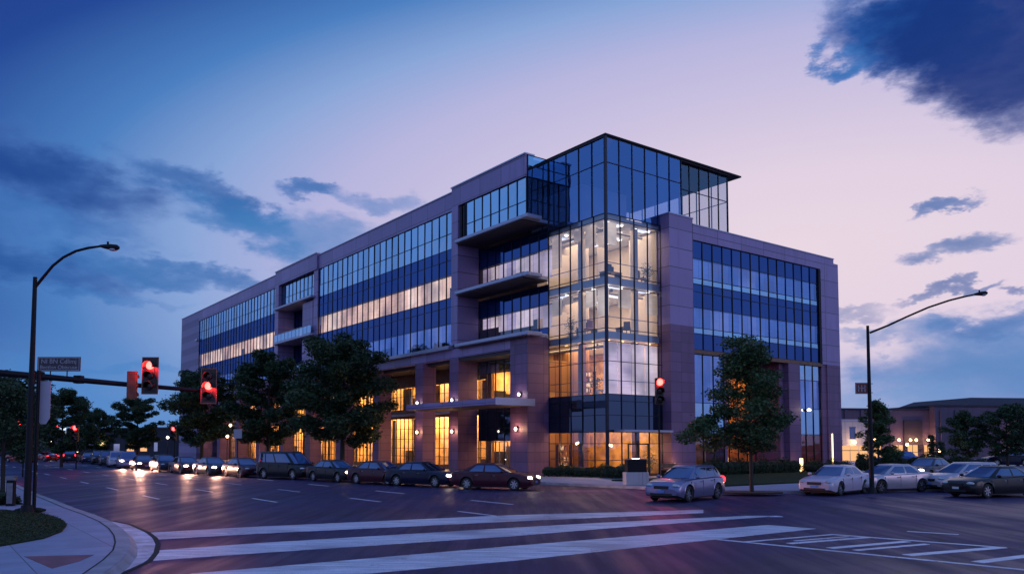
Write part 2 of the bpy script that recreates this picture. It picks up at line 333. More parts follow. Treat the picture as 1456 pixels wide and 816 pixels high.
# ------------------------------------------------------------------ mesh helpers
class MB:
    def __init__(s): s.v = []; s.f = []
    def quad(s, *p):
        i = len(s.v); s.v += [tuple(q) for q in p]; s.f.append(tuple(range(i, i+len(p)))); return s
    def box(s, x0, x1, y0, y1, z0, z1):
        if x0 > x1: x0, x1 = x1, x0
        if y0 > y1: y0, y1 = y1, y0
        i = len(s.v)
        s.v += [(x0, y0, z0), (x1, y0, z0), (x1, y1, z0), (x0, y1, z0), (x0, y0, z1), (x1, y0, z1), (x1, y1, z1), (x0, y1, z1)]
        s.f += [tuple(i+k for k in q) for q in ((0, 3, 2, 1), (4, 5, 6, 7), (0, 1, 5, 4), (1, 2, 6, 5), (2, 3, 7, 6), (3, 0, 4, 7))]
        return s
    def prism(s, pts, z0, z1):
        n = len(pts); i = len(s.v)
        ar = sum(pts[k][0]*pts[(k+1) % n][1]-pts[(k+1) % n][0]*pts[k][1] for k in range(n))
        if ar < 0: pts = pts[::-1]
        s.v += [(p[0], p[1], z0) for p in pts]+[(p[0], p[1], z1) for p in pts]
        s.f.append(tuple(i+k for k in range(n))[::-1]); s.f.append(tuple(i+n+k for k in range(n)))
        for k in range(n): s.f.append((i+k, i+(k+1) % n, i+n+(k+1) % n, i+n+k))
        return s
    def tube(s, pts, rad, n=10, cap=True):
        pts = [Vector(p) for p in pts]; base = len(s.v)
        if not hasattr(rad, '__len__'): rad = [rad]*len(pts)
        up = None
        for k, p in enumerate(pts):
            t = (pts[min(k+1, len(pts)-1)]-pts[max(k-1, 0)]).normalized()
            if up is None: up = t.orthogonal().normalized()
            else:
                up = (up-t*up.dot(t)).normalized()
            w = t.cross(up)
            for j in range(n):
                a = 2*math.pi*j/n; s.v.append(tuple(p+(up*math.cos(a)+w*math.sin(a))*rad[k]))
        for k in range(len(pts)-1):
            for j in range(n):
                a = base+k*n+j; b = base+k*n+(j+1) % n
                s.f.append((a, b, b+n, a+n))
        if cap:
            s.f.append(tuple(base+j for j in range(n))[::-1]); s.f.append(tuple(base+(len(pts)-1)*n+j for j in range(n)))
        return s
    def ellipsoid(s, c, r, nu=12, nv=8):
        i = len(s.v)
        for a in range(nv+1):
            ph = math.pi*a/nv
            for b in range(nu):
                th = 2*math.pi*b/nu
                s.v.append((c[0]+r[0]*math.sin(ph)*math.cos(th), c[1]+r[1]*math.sin(ph)*math.sin(th), c[2]+r[2]*math.cos(ph)))
        for a in range(nv):
            for b in range(nu):
                p = i+a*nu+b; q = i+a*nu+(b+1) % nu
                s.f.append((p, p+nu, q+nu, q))
        return s
    def mesh(s, name, smooth=None):
        me = bpy.data.meshes.new(name); me.from_pydata(s.v, [], s.f); me.validate(); me.update()
        if smooth is not None:
            me.shade_smooth(); me.set_sharp_from_angle(angle=R(smooth))
        return me
    def build(s, name, m, parent=None, smooth=None, bevel=0):
        me = s.mesh(name, smooth); return link(name, me, m, parent, bevel)
def link(name, me, m, parent=None, bevel=0):
    o = bpy.data.objects.new(name, me); COL.objects.link(o)
    if m is not None:
        m = MATS[m] if isinstance(m, str) else m
        if len(me.materials) == 0: me.materials.append(m)
        else:
            o.material_slots[0].link = 'OBJECT'; o.material_slots[0].material = m
    if parent is not None: o.parent = parent
    if bevel:
        b = o.modifiers.new('bevel', 'BEVEL'); b.width = bevel; b.segments = 2; b.limit_method = 'ANGLE'
    return o
def tag(o, label=None, cat=None, group=None, kind=None):
    if label: o['label'] = label
    if cat: o['category'] = cat
    if group: o['group'] = group
    if kind: o['kind'] = kind
    return o
def thing(name, label, cat, loc=(0, 0, 0), rz=0., group=None):
    o = bpy.data.objects.new(name, None); COL.objects.link(o); o.location = loc; o.rotation_euler = (0, 0, rz)
    o.empty_display_size = .3
    return tag(o, label, cat, group)
def lamp(kind, loc, energy, col, parent=None, size=.3, rot=None, **k):
    l = bpy.data.lights.new('lamp_light', kind); l.energy = energy; l.color = col
    if kind == 'AREA':
        l.shape = 'RECTANGLE'; l.size = size[0]; l.size_y = size[1]
    else: l.shadow_soft_size = size
    for a, b in k.items(): setattr(l, a, b)
    o = bpy.data.objects.new('lamp_light', l); COL.objects.link(o); o.location = loc
    if rot is not None: o.rotation_euler = rot
    if parent is not None: o.parent = parent
    return o
# ------------------------------------------------------------------ ground and roads
TH = R(36.8); U = Vector((-math.sin(TH), math.cos(TH), 0)); V = Vector((math.cos(TH), math.sin(TH), 0))
def ws(w, s, z=0.): p = V*w+U*s; return Vector((p.x, p.y, z))
def structure(name, mb, m, smooth=None, parent=None):
    o = mb.build(name, m, parent, smooth); o['kind'] = 'structure'; return o
structure('ground', MB().quad((-2500, -600, -.03), (2500, -600, -.03), (2500, 3500, -.03), (-2500, 3500, -.03)), 'terrain')
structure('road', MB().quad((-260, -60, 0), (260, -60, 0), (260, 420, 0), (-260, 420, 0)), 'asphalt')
blk = [ws(31, 400), ws(30.8, 120), ws(30.6, 40), ws(31.3, 33), ws(32.0, 29.5), Vector((10.4, 40.3, 0)), Vector((12, 39.75, 0)), Vector((14.5, 39.7, 0)), Vector((22, 41.6, 0)), Vector((40, 49, 0)), Vector((90, 74, 0)), Vector((255, 150, 0)), Vector((255, 415, 0)), Vector((-200, 415, 0))]
def offset_in(pts, d):
    out = []
    n = len(pts)
    for i in range(n):
        a, b, c = pts[i-1], pts[i], pts[(i+1) % n]
        t1 = (b-a).normalized(); t2 = (c-b).normalized(); nn = Vector((-(t1.y+t2.y), t1.x+t2.x, 0)).normalized()
        out.append(b+nn*d)
    return out
ar = sum(blk[k].x*blk[(k+1) % len(blk)].y-blk[(k+1) % len(blk)].x*blk[k].y for k in range(len(blk)))
if ar < 0: blk = blk[::-1]
structure('kerb', MB().prism([(p.x, p.y) for p in blk], -.01, .146), 'kerb_concrete')
ib = offset_in(blk, .22)
structure('sidewalk', MB().prism([(p.x, p.y) for p in ib], .05, .152), 'sidewalk_concrete')
# lawns and planting around the office building
structure('lawn', MB().prism([(p.x, p.y) for p in (ws(35.2, 36.6), ws(35.2, 27.8), ws(66, 27.8), ws(66, 38.2), ws(44.5, 38.2), ws(44.5, 36.6))], .1, .24), 'lawn')
structure('lawn', MB().prism([(p.x, p.y) for p in (Vector((22, 45, 0)), Vector((44, 55, 0)), Vector((60, 64, 0)), Vector((60, 72, 0)), Vector((20, 57, 0)))], .1, .22), 'lawn')
# near pavement corner
Z1 = .15
def g1(px, py): p = gnd(px, py, Z1); return (p.x, p.y)
edge = [(52.5, 701), (80, 711), (105, 721), (135, 731), (158, 740.5), (173, 750), (182, 760), (185.5, 770), (184, 781), (172, 795), (145, 816)]
outer = [tuple(ws(5.15, 160)[:2]), tuple(ws(5.0, 70)[:2])]+[g1(*e) for e in edge]+[(-6.2, 11.6), (-7.5, 9), (-12, 6), (-60, -20), (-200, 60)]
structure('kerb', MB().prism(outer, -.01, .146), 'kerb_concrete')
# rolled kerb face
kb = MB(); m_ = [Vector((*p, 0)) for p in outer[1:-2]]
inn = []
for i, p in enumerate(m_):
    a, b = m_[max(i-1, 0)], m_[min(i+1, len(m_)-1)]; tt = (b-a).normalized(); nn = Vector((tt.y, -tt.x, 0))
    inn.append(nn)
sgn = 1 if (m_[4]+inn[4]*.3-Vector((-16, 24, 0))).length < (m_[4]-Vector((-16, 24, 0))).length else -1
inner = [p+n*.3*sgn for p, n in zip(m_, inn)]
for i in range(len(m_)-1):
    for (d0, z0, d1, z1) in ((-.16, .003, -.09, .05), (-.09, .05, -.03, .12), (-.03, .12, .03, .1485), (.03, .1485, .3, .1585)):
        q = [m_[i]+inn[i]*sgn*d0, m_[i+1]+inn[i+1]*sgn*d0, m_[i+1]+inn[i+1]*sgn*d1, m_[i]+inn[i]*sgn*d1]
        kb.quad(*[(p.x, p.y, z) for p, z in zip(q, (z0, z0, z1, z1))])
structure('kerb', kb, 'kerb_concrete', smooth=60)
sw = [tuple((p+n*.31*sgn)[:2]) for p, n in zip(m_, inn)]
structure('sidewalk', MB().prism([tuple(ws(4.8, 160)[:2])]+sw+[(-59, -18), (-198, 62)], .05, .153), 'sidewalk_concrete')
sm = MB()
for i in range(len(inner)-1):
    q = [inner[i], inner[i+1], inner[i+1]+inn[i+1]*sgn*.035, inner[i]+inn[i]*sgn*.035]; sm.quad(*[(p.x, p.y, .161) for p in q])
structure('kerb_joint', sm, 'seam')
gut = [(158, 741), (183, 746), (207, 757), (217, 765), (221, 774), (218, 786), (208, 798), (186, 808), (158, 820)]
gp = [tuple(gnd(*e)[:2]) for e in gut]; kp = [tuple((p+n*-.1*sgn)[:2]) for p, n in zip(m_, inn)][5:13]
sg = MB()
gq = [gnd(*e) for e in gut]+[gnd(120, 834)]
nr = []
for i in range(len(gq)):
    a, b = gq[max(i-1, 0)], gq[min(i+1, len(gq)-1)]; tt = (b-a).normalized(); n_ = Vector((tt.y, -tt.x, 0))
    if n_.dot(gq[i]-Vector((-11.5, 19.5, 0))) < 0: n_ = -n_
    nr.append(n_)
for i in range(len(gq)-1):
    sg.quad(*[(p.x, p.y, .009) for p in (gq[i], gq[i+1], gq[i+1]+nr[i+1]*.12, gq[i]+nr[i]*.12)])
gm = MB(); kq = [m_[i]-inn[i]*sgn*.12 for i in range(5, 13)]
def resample(pts, n):
    L_ = [0]
    for a, b in zip(pts, pts[1:]): L_.append(L_[-1]+(b-a).length)
    out = []
    for i in range(n+1):
        d_ = L_[-1]*i/n; k = max(j for j in range(len(L_)) if L_[j] <= d_+1e-9); k = min(k, len(pts)-2)
        out.append(pts[k].lerp(pts[k+1], (d_-L_[k])/(L_[k+1]-L_[k])))
    return out
ga, gb = resample(gq, 24), resample([Vector((p.x, p.y, 0)) for p in kq], 24)
for i in range(24): gm.quad(*[(p.x, p.y, .007) for p in (gb[i], gb[i+1], ga[i+1], ga[i])])
structure('gutter', gm, 'gutter_concrete')
structure('gutter_joint', sg, 'seam')
structure('tactile_paving', MB().prism([g1(*e) for e in ((34, 791), (134, 788.5), (112, 798), (74, 808))], .1, .158), 'paver_red')
gpz = [g1(*e) for e in ((-160, 735), (-60, 727), (0, 726), (27, 728), (62, 732), (86, 739), (95, 747), (88, 756), (62, 766), (0, 777), (-160, 800))]
structure('lawn', MB().prism(gpz, .1, .19), 'lawn')
structure('lawn', MB().prism([tuple(ws(w, s)[:2]) for w, s in ((2.2, 44), (2.2, 150), (-60, 150), (-60, 44))], .1, .19), 'lawn')

# markings
mk = MB()
def poly(pxs, z=.006, mb=None):
    (mb or mk).prism([tuple(gnd(*e)[:2]) for e in pxs], .0, z)
def line(p, q, w=.14, z=.006, mb=None):
    a, b = gnd(*p), gnd(*q); d = (b-a).normalized(); n = Vector((-d.y, d.x, 0))*w/2
    (mb or mk).prism([tuple(x[:2]) for x in (a-n, b-n, b+n, a+n)], 0, z)
for w, off in ((8.8, 0.), (12.3, 4.), (15.9, 1.5), (19.5, 6.)):
    s = 20.+off
    while s < 150:
        if w in (8.8,) and s < 31 or w == 12.3 and s < 33: s += 9; continue
        a, b = ws(w, s), ws(w, s+3.)
        n = V*.06; mk.prism([tuple(x[:2]) for x in (a-n, b-n, b+n, a+n)], 0, .006); s += 9
structure('road_markings', mk, 'road_paint_fresh'); mk = MB()
poly([(213, 757), (364, 748.5), (728, 732), (1000, 724.5), (1000, 729), (728, 741), (364, 758.5), (226, 766.5)])
poly([(226, 782), (364, 772), (728, 750), (860, 742.5), (1060, 733), (1108, 733), (860, 751), (728, 762), (364, 786), (213, 797)])
poly([(273, 815), (364, 807.5), (728, 776), (1092, 746), (1160, 751.3), (1092, 758.5), (728, 797), (500, 817), (400, 832), (200, 836)])
structure('crosswalk', mk, 'road_paint'); mk = MB()
line((1020, 766.5), (1480, 812), .15); line((1060, 770), (1186, 759.3), .13, .0065); line((1184, 759.5), (1430, 778.3), .15, .007)
line((1122, 772.4), (1236, 763.5), .2, .008); line((1130, 768.6), (1205, 762.5), .1, .0085)
line((1180, 779), (1290, 769.4), .22, .008); line((1216, 782), (1318, 773.2), .16, .0085); line((1290, 789), (1425, 777.8), .26, .008); line((1390, 799), (1500, 785), .26, .008)
line((1290, 755), (1363, 759.5), .14); line((1092, 734), (1112, 734), .25)
structure('hatched_markings', mk, 'road_paint_fresh')

# ------------------------------------------------------------------ the office building
A3 = Vector((1.1785, 59.5, 0))
BL = thing('office_building', 'long four-storey office block of mauve stone and blue glass with a glazed corner tower', 'office building', A3, TH)
def part(mb, name, m, parent=None, **k): return mb.build(name, m, parent or BL, **k)
def P(axis, c, t, z, off=0.):
    # facade point: axis 'L' plane x=c along y=t, axis 'R' plane y=c along x=t ; off > 0 goes outwards
    return (c-off, t, z) if axis == 'L' else (t, c-off, z)
def fbox(mb, axis, c, t0, t1, z0, z1, o0, o1):
    if axis == 'L': mb.box(c-o1, c-o0, t0, t1, z0, z1)
    else: mb.box(t0, t1, c-o1, c-o0, z0, z1)
rs = random.Random(3)
def panes(axis, c, t0, t1, n, z0, z1, name, m, parent, jit=.011, inset=.0):
    mb = MB(); w = (t1-t0)/n
    for i in range(n):
        a, b = t0+i*w, t0+(i+1)*w
        o = [rs.uniform(-jit, jit) for _ in range(3)]; o.append(o[0]+o[2]-o[1])
        q = [P(axis, c, a, z0, o[0]-inset), P(axis, c, b, z0, o[1]-inset), P(axis, c, b, z1, o[2]-inset), P(axis, c, a, z1, o[3]-inset)]
        if axis == 'L': q = q[::-1]
        mb.quad(*q)
    return part(mb, name, m, parent)
def mullions(axis, c, t0, t1, n, zs, depth=.06, w=.042, skipends=False, vs=None):
    mb = MB(); st = (t1-t0)/n
    vs = vs or [t0+i*st for i in range(n+1)]
    for t in vs: fbox(mb, axis, c, t-w/2, t+w/2, zs[0], zs[-1], -.05, depth)
    for z in zs: fbox(mb, axis, c, t0, t1, z-w/2, z+w/2, -.04, depth-.02)
    return mb
def curtain(axis, c, t0, t1, n, rows, label=None):
    zs = [rows[0][0]]+[r[1] for r in rows]
    cw = part(mullions(axis, c, t0, t1, n, zs), 'curtain_wall', 'mullion')
    if label: cw['label'] = label
    for z0, z1, kind in rows:
        if kind == 'S': panes(axis, c, t0, t1, n, z0, z1, 'spandrel', 'spandrel', cw)
        elif kind == 'D': panes(axis, c, t0, t1, n, z0, z1, 'spandrel', 'spandrel_dark', cw)
        elif kind == 'B': panes(axis, c, t0, t1, n, z0, z1, 'window', 'glass_blue', cw)
        elif kind == 'T': panes(axis, c, t0, t1, n, z0, z1, 'window', 'glass_tower', cw)
        elif kind == 'C': panes(axis, c, t0, t1, n, z0, z1, 'window', 'glass_clear', cw)
        elif kind in 'WKV':
            panes(axis, c, t0, t1, n, z0, z1, 'window', 'glass_clear' if kind in 'WV' else 'glass_tower', cw)
            bl = MB(); w = (t1-t0)/n
            for i in range(n):
                drop = 0 if (kind == 'W' and rs.random() < .8) or axis == 'R' else rs.choice((0, 0, .0, .25, .5))*(z1-z0)
                fbox(bl, axis, c, t0+i*w+.03, t0+(i+1)*w-.03, z0+drop, z1, -.36, -.34)
            part(bl, 'blind', {'W': 'lit_blind_warm', 'K': 'lit_blind_sheen_cool', 'V': 'lit_blind_sheen_pale'}[kind], cw)
    return cw
# --- solid masses behind the glass
part(MB().box(3.2, 18, 9.6, 97.5, 10.2, 24.0), 'core', 'carpet')
part(MB().box(7.2, 18, 9.6, 97.5, .1, 10.1), 'core', 'carpet')
part(MB().box(9.2, 13, 3.2, 9.5, .1, 24.0), 'core', 'carpet')
part(MB().box(.4, 18.2, 8.9, 98, 24.0, 24.2).box(.4, 9, .1, 8.88, 24.0, 24.2), 'roof', 'roof_dark')
for z in (19.35, 14.95):
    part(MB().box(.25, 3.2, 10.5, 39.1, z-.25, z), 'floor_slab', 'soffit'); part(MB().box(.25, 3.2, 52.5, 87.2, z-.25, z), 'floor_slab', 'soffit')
# --- long facade: walls
for q in ((0, .6, 10.42, 39.2, 22.62, 24.2), (0, .6, 52.42, 87.3, 22.62, 24.2), (-.2, .6, 0.02, 10.4, 22.75, 24.45), (-.2, .6, 39.22, 52.4, 22.62, 24.45)): part(MB().box(*q), 'parapet', 'panel_upper')
part(MB().box(-.28, .66, -.06, 10.46, 24.45, 24.56).box(-.28, .66, 39.16, 52.46, 24.45, 24.56).box(-.08, .66, 10.46, 39.16, 24.2, 24.29).box(-.08, .66, 52.46, 98.05, 24.2, 24.29), 'coping', 'trim_light')
part(MB().box(0, 18.4, 87.32, 98, .1, 24.2), 'wall', 'panel_banded')
part(MB().box(-.2, 1.95, 9.4, 10.4, 10.9, 22.75), 'pilaster', 'panel_upper')
part(MB().box(-.2, 1.95, 51.2, 52.4, 10.9, 22.62), 'pilaster', 'panel_upper')
part(MB().box(-.05, 1.95, 40.6, 43.6, 10.9, 19.2), 'pilaster', 'panel_upper')
part(MB().box(-.05, .35, 39.22, 40.4, 10.9, 22.62), 'pilaster', 'panel_upper')
part(MB().box(0, .5, 0.0, 87.3, 9.75, 10.55), 'fascia', 'panel_upper')
part(MB().box(-.42, .7, 10.42, 39.2, 10.57, 10.86), 'ledge', 'trim_light')
part(MB().box(-.42, .7, 52.42, 87.3, 10.57, 10.86), 'ledge', 'trim_light')
for z in (10.57, 15.02, 19.42):
    part(MB().box(-.55, 2.0, .0, 9.38, z, z+.3).box(-.55, .9, -.65, 0, z, z+.3), 'balcony_slab', 'trim_light', bevel=.06)
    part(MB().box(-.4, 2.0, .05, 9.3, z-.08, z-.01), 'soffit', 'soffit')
    part(MB().box(-.6, 2.0, 40, 51.9, z, z+.28), 'balcony_slab', 'trim_light', bevel=.05)
part(MB().box(-.3, .5, 87.3, 88.6, 19.4, 19.7).box(-.3, .5, 87.3, 88.6, 10.57, 10.86), 'ledge', 'trim_light')
ROWS = [(10.88, 12.85, 'K'), (12.85, 14.3, 'S'), (14.3, 15.08, 'S'), (15.08, 17.08, 'W'), (17.08, 18.4, 'S'), (18.4, 19.35, 'S'), (19.35, 20.72, 'B'), (20.72, 22.6, 'B')]
curtain('L', .12, 10.42, 39.2, 23, ROWS, 'long ribbon windows with one floor of blinds glowing warm')
curtain('L', .12, 52.42, 87.3, 28, ROWS, 'far ribbon windows with one floor of blinds glowing warm')
# corner bay
curtain('L', -.05, .05, 8.3, 7, [(19.74, 20.9, 'B'), (20.9, 22.72, 'B')], 'glass box at the top of the corner bay')
part(MB().box(.1, .3, 8.3, 9.38, 19.72, 22.72), 'wall', 'roof_dark')
part(MB().box(-.1, .05, 8.5, 8.75, 19.8, 22.6).box(-.1, .05, 8.95, 9.2, 19.8, 22.6), 'fin', 'dark_metal')
curtain('R', .0, .02, 2.0, 2, [(19.74, 21.0, 'C'), (21.0, 22.7, 'C')])
curtain('R', -.02, .0, 2.0, 1, [(22.75, 23.6, 'B'), (23.6, 24.42, 'B')])
curtain('L', 2.05, 0., 9.38, 8, [(15.32, 17.5, 'V'), (17.5, 19.1, 'S')])
curtain('L', 2.05, 0., 9.38, 8, [(10.87, 11.4, 'S'), (11.4, 13.2, 'V'), (13.2, 14.7, 'S')])
# second bay
curtain('L', .25, 40.4, 51.2, 9, [(19.72, 20.9, 'B'), (20.9, 22.6, 'B')])
curtain('L', 2.0, 43.6, 51.2, 6, [(15.3, 17.2, 'W'), (17.2, 19.4, 'S')])
curtain('L', 2.0, 43.6, 51.2, 6, [(10.85, 12.6, 'K'), (12.6, 15.0, 'S')])
bal = MB()
for z in (10.85, 15.3):
    bal.box(-.5, -.46, 40, 51.8, z+.95, z+1.0)
    for k in range(11): bal.box(-.5, -.46, 40+k*1.17, 40.04+k*1.17, z, z+.96)
rl = part(bal, 'balcony_railing', 'grey_metal')
part(MB().quad((-.48, 40, 10.9), (-.48, 40, 11.78), (-.48, 51.7, 11.78), (-.48, 51.7, 10.9)).quad((-.48, 40, 15.35), (-.48, 40, 16.2), (-.48, 51.7, 16.2), (-.48, 51.7, 15.35)), 'glass_panel', 'glass_blue', rl)
# colonnade
cols = [10.2, 16.05, 24.5, 33, 41.5, 50, 58.5, 67, 75.5, 84]
for i, a in enumerate(cols):
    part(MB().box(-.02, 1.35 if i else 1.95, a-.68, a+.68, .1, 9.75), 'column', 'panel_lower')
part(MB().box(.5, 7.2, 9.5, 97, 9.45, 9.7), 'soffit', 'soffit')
WN = [(10.3, 15.6), (16.4, 21.6)]+[(22.4+8.5*k, 29.9+8.5*k) for k in range(7)]
wb = MB(); wb.box(3.4, 3.7, 9.5, 87.2, 8.2, 9.45); wb.box(3.4, 3.7, 9.5, 87.2, 5.05, 5.95); wb.box(3.4, 3.7, 9.5, 87.2, .1, .5)
prev = 9.5
for i in range(len(cols)-1):
    a0, a1 = WN[i]
    wb.box(3.4, 3.7, prev, a0, .5, 5.05); wb.box(3.4, 3.7, prev, a0, 5.95, 8.2); prev = a1
    n = max(4, round((a1-a0)/.85))
    f = part(mullions('L', 3.45, a0, a1, n, [.5, 1.3, 2.1, 3.0, 4.0, 5.05], .05, .045), 'window_frame', 'mullion'); panes('L', 3.5, a0, a1, n, .5, 5.05, 'pane', 'glass_clear', f)
    f = part(mullions('L', 3.45, a0, a1, n, [5.95, 7.3, 8.2], .05, .045), 'window_frame', 'mullion'); panes('L', 3.5, a0, a1, n, 5.95, 8.2, 'pane', 'glass_clear', f)
wb.box(3.4, 3.7, prev, 87.2, .5, 5.05); wb.box(3.4, 3.7, prev, 87.2, 5.95, 8.2)
part(wb, 'wall', 'wood')
part(MB().box(2.9, 3.4, 11.2, 87, 5.3, 5.5), 'ledge', 'trim_light')
# rooms behind the colonnade
part(MB().box(7.0, 7.15, 9.6, 87, .2, 9.4), 'room_wall', 'amber_wall')
rw = MB()
for a in (14.5, 20.2, 28.7, 37.2, 45.7, 54.2, 62.7, 71.2, 79.7): rw.box(3.8, 6.9, a, a+.12, .5, 9.3)
part(rw, 'partition', 'amber_wall')
part(MB().box(3.75, 7, 9.6, 87, 5.2, 5.8), 'floor_slab', 'white_ceiling')
part(MB().box(3.75, 7, 9.6, 87, .12, .3), 'floor_slab', 'wood')
sh = MB()
for k in range(46):
    a = 10.5+k*1.65
    sh.box(5.6+rs.random(), 6.9, a, a+rs.uniform(.5, 1.2), .3, rs.choice((1.1, 1.8, 2.3)))
    if rs.random() < .5: sh.box(5.4, 6.9, a, a+.7, 5.85, 6.6+rs.random())
part(sh, 'shelving', 'furniture_dark')
cu = MB()
for k in range(60):
    a = 10.+rs.random()*75; z = rs.choice((.5, 5.9)); cu.box(4.0, 4.06, a, a+rs.uniform(.3, .9), z, 5.0 if z < 1 else 8.2)
part(cu, 'curtain', 'fabric_curtain')
for a0, a1 in ((10, 24), (25, 45), (46, 86)):
    lamp('AREA', (5.2, (a0+a1)/2, 5.15), 150*(a1-a0), (1, .6, .26), BL, (2.2, a1-a0-1)); lamp('AREA', (5.2, (a0+a1)/2, 9.3), 110*(a1-a0), (1, .6, .26), BL, (2.2, a1-a0-1))
# base of the corner bay
part(MB().box(-.04, 2.0, -.02, 2.15, .1, 10.55), 'pillar', 'panel_lower')
part(MB().box(.1, 2.4, 2.15, 9.5, 9.45, 9.73), 'soffit', 'soffit')
curtain('L', 2.1, 2.15, 9.5, 6, [(.3, 2.75, 'C'), (2.75, 3.8, 'D'), (3.8, 5.2, 'D'), (5.2, 5.9, 'D'), (5.9, 8.4, 'C'), (8.4, 9.42, 'B')], 'lobby glazing beside the corner pillar')
dr = part(MB().box(2.0, 2.06, 5.2, 5.28, .3, 2.7).box(2.0, 2.06, 6.36, 6.44, .3, 2.7).box(2.0, 2.06, 7.5, 7.58, .3, 2.7).box(2.0, 2.06, 5.28, 7.5, 2.62, 2.7), 'door', 'grey_metal')
part(MB().tube([(1.97, 6.25, .9), (1.97, 6.25, 1.6)], .02, 6).tube([(1.97, 6.55, .9), (1.97, 6.55, 1.6)], .02, 6), 'handle', 'chrome', dr)
# canopy over the side entrance
cn = part(MB().box(-3.5, 0, -.8, 12.2, 5.3, 5.75), 'canopy', 'panel_upper', bevel=.03)
part(MB().box(-3.3, -.1, -.6, 12, 5.27, 5.296), 'soffit', 'soffit', cn)
part(MB().box(-3.56, .02, -.86, -.81, 5.27, 5.8), 'fascia', 'trim_light', cn)
# --- tower
TB, TA, PB, RA = 2.054, -6.375, 7.634, -7.27
TR = [(.3, 2.5, 'C'), (2.5, 3.3, 'C'), (3.3, 4.5, 'D'), (4.5, 5.5, 'D'), (5.5, 5.98, 'D'), (5.98, 8.3, 'T1'), (8.3, 9.7, 'T1'), (9.7, 10.62, 'B1'), (10.62, 13.6, 'C'), (13.6, 14.45, 'B1'), (14.45, 18.42, 'C'), (18.42, 18.8, 'B1')]
TOP = [(18.8, 22.5, 'T'), (22.5, 24.38, 'T')]
def tw(rows):
    return [(a, b, {'T1': 'C', 'B1': 'C'}.get(k, k)) for a, b, k in rows]
curtain('L', TB, TA, 0., 5, tw(TR), 'left face of the glass corner tower')
curtain('R', TA, TB, PB, 4, [(a, b, 'V' if 5.9 < a < 9 else k) for a, b, k in tw(TR)], 'right face of the glass corner tower')  # pale glowing panels on this face stand in for lavender reflections
curtain('L', TB, TA, 2.2, 6, TOP, 'top storey glazing of the tower, left face')
curtain('R', TA, TB, 10.02, 6, TOP, 'top storey glazing of the tower, right face')
curtain('R', TA+.25, 10.08, 15.95, 5, [(18.9, 22.2, 'C'), (22.2, 24.38, 'C')])
c5 = part(mullions('L', 15.95, TA+.3, 5, 7, [18.9, 22.2, 24.38]), 'curtain_wall', 'mullion'); panes('L', 16.0, TA+.3, 5, 7, 18.9, 24.38, 'window', 'glass_clear', c5)
c6 = part(mullions('R', 5., 4, 15.95, 7, [18.9, 22.2, 24.38]), 'curtain_wall', 'mullion'); panes('R', 5.05, 9, 15.95, 5, 18.9, 24.38, 'window', 'glass_clear', c6)
part(MB().box(TB-.08, TB+.1, TA-.08, TA+.1, .3, 24.38), 'corner_post', 'mullion')
part(MB().box(1.93, 17.3, TA-.14, 6.2, 24.4, 24.52), 'roof', 'dark_metal')
part(MB().box(1.95, 15.9, TA-.02, 5, 24.3, 24.39), 'ceiling', 'soffit')
# tower floors, walls and ceilings
for z, th in ((5.95, .42), (10.45, .5), (14.35, .5), (18.75, .3)):
    part(MB().box(TB+.22, 9.2, TA+.22, 9.4 if z < 11 else 3.2, z-th, z), 'floor_slab', 'white_ceiling')
part(MB().box(9.2, 16, TA+.3, 8, 18.4, 18.85), 'roof', 'roof_dark')
part(MB().box(TB+.2, 9.2, TA+.2, 9.4, .12, .32), 'floor_slab', 'wood')
for z0, z1, m in ((.32, 5.5, 'amber_wall'), (5.96, 9.9, 'amber_wall'), (10.46, 13.8, 'cream_wall'), (14.36, 18.4, 'cream_wall')):
    part(MB().box(9.0, 9.15, TA+.3, 9.3, z0, z1), 'room_wall', m)
    part(MB().box(TB+1.4, 9.0, 3.0, 3.15, z0, z1), 'room_wall', m)
    part(MB().box(PB-.1, PB+.05, TA+.3, -3.2, z0, z1), 'room_wall', m)
    pm_ = 'wood_panelling' if z0 < 6 else m
    part(MB().box(5.0, 5.12, -1.2, 3.0, z0, z1).box(2.6, 5.0, .9, 1.02, z0, z1-.9), 'partition', pm_)
    for (bx, ay) in ((TB+.75, TA+3.4), (TB+3.6, TA+.8)): part(MB().box(bx-.2, bx+.2, ay-.2, ay+.2, z0, z1), 'column', 'cream_wall' if z0 > 6 else 'panel_lower')
    fx = MB()
    for i in range(4):
        for j in range(4): cx_, cy_ = TB+.8+j*1.4, TA+.7+i*1.5; fx.box(cx_-.1, cx_+.1, cy_-.1, cy_+.1, z1-.05, z1-.01)
    part(fx, 'downlight', 'lamp_amber' if z0 < 6 else 'lamp_white')
    part(MB().tube([(TB+1., TA+.5, z1-.35), (TB+1., 2.5, z1-.35)], .14, 10).tube([(TB+.6, TA+1.6, z1-.3), (PB-.3, TA+1.6, z1-.3)], .1, 8), 'duct', 'grey_metal')
    part(MB().box(TB+.15, TB+.19, TA+.2, 0, z0+.98, z0+1.03).box(TB+.2, PB-.1, TA+.15, TA+.19, z0+.98, z0+1.03), 'guard_rail', 'grey_metal')
    pl = MB()
    for i in range(3):
        for j in range(2): pl.box(2.9+j*2.6, 4.3+j*2.6, -5.6+i*2.6, -5.3+i*2.6, z1-.06, z1-.02)
    if z0 > 10: part(pl, 'ceiling_light', 'lit_ceiling')
    lamp('AREA', (5.2, -2., z1-.12), {.32: 800, 5.96: 750, 10.46: 330, 14.36: 380}[z0], {.32: (1, .6, .25), 5.96: (1, .64, .3), 10.46: (1, .68, .42), 14.36: (1, .72, .48)}[z0], BL, (5, 7))
part(MB().box(4.2, 9, -1.5, 5, 18.86, 22.6), 'core', 'cream_wall')
for z1 in (5.4, 9.3): lamp('AREA', (5., 6.2, z1), 420, (1, .6, .25), BL, (3.5, 4.5))
wf = MB()
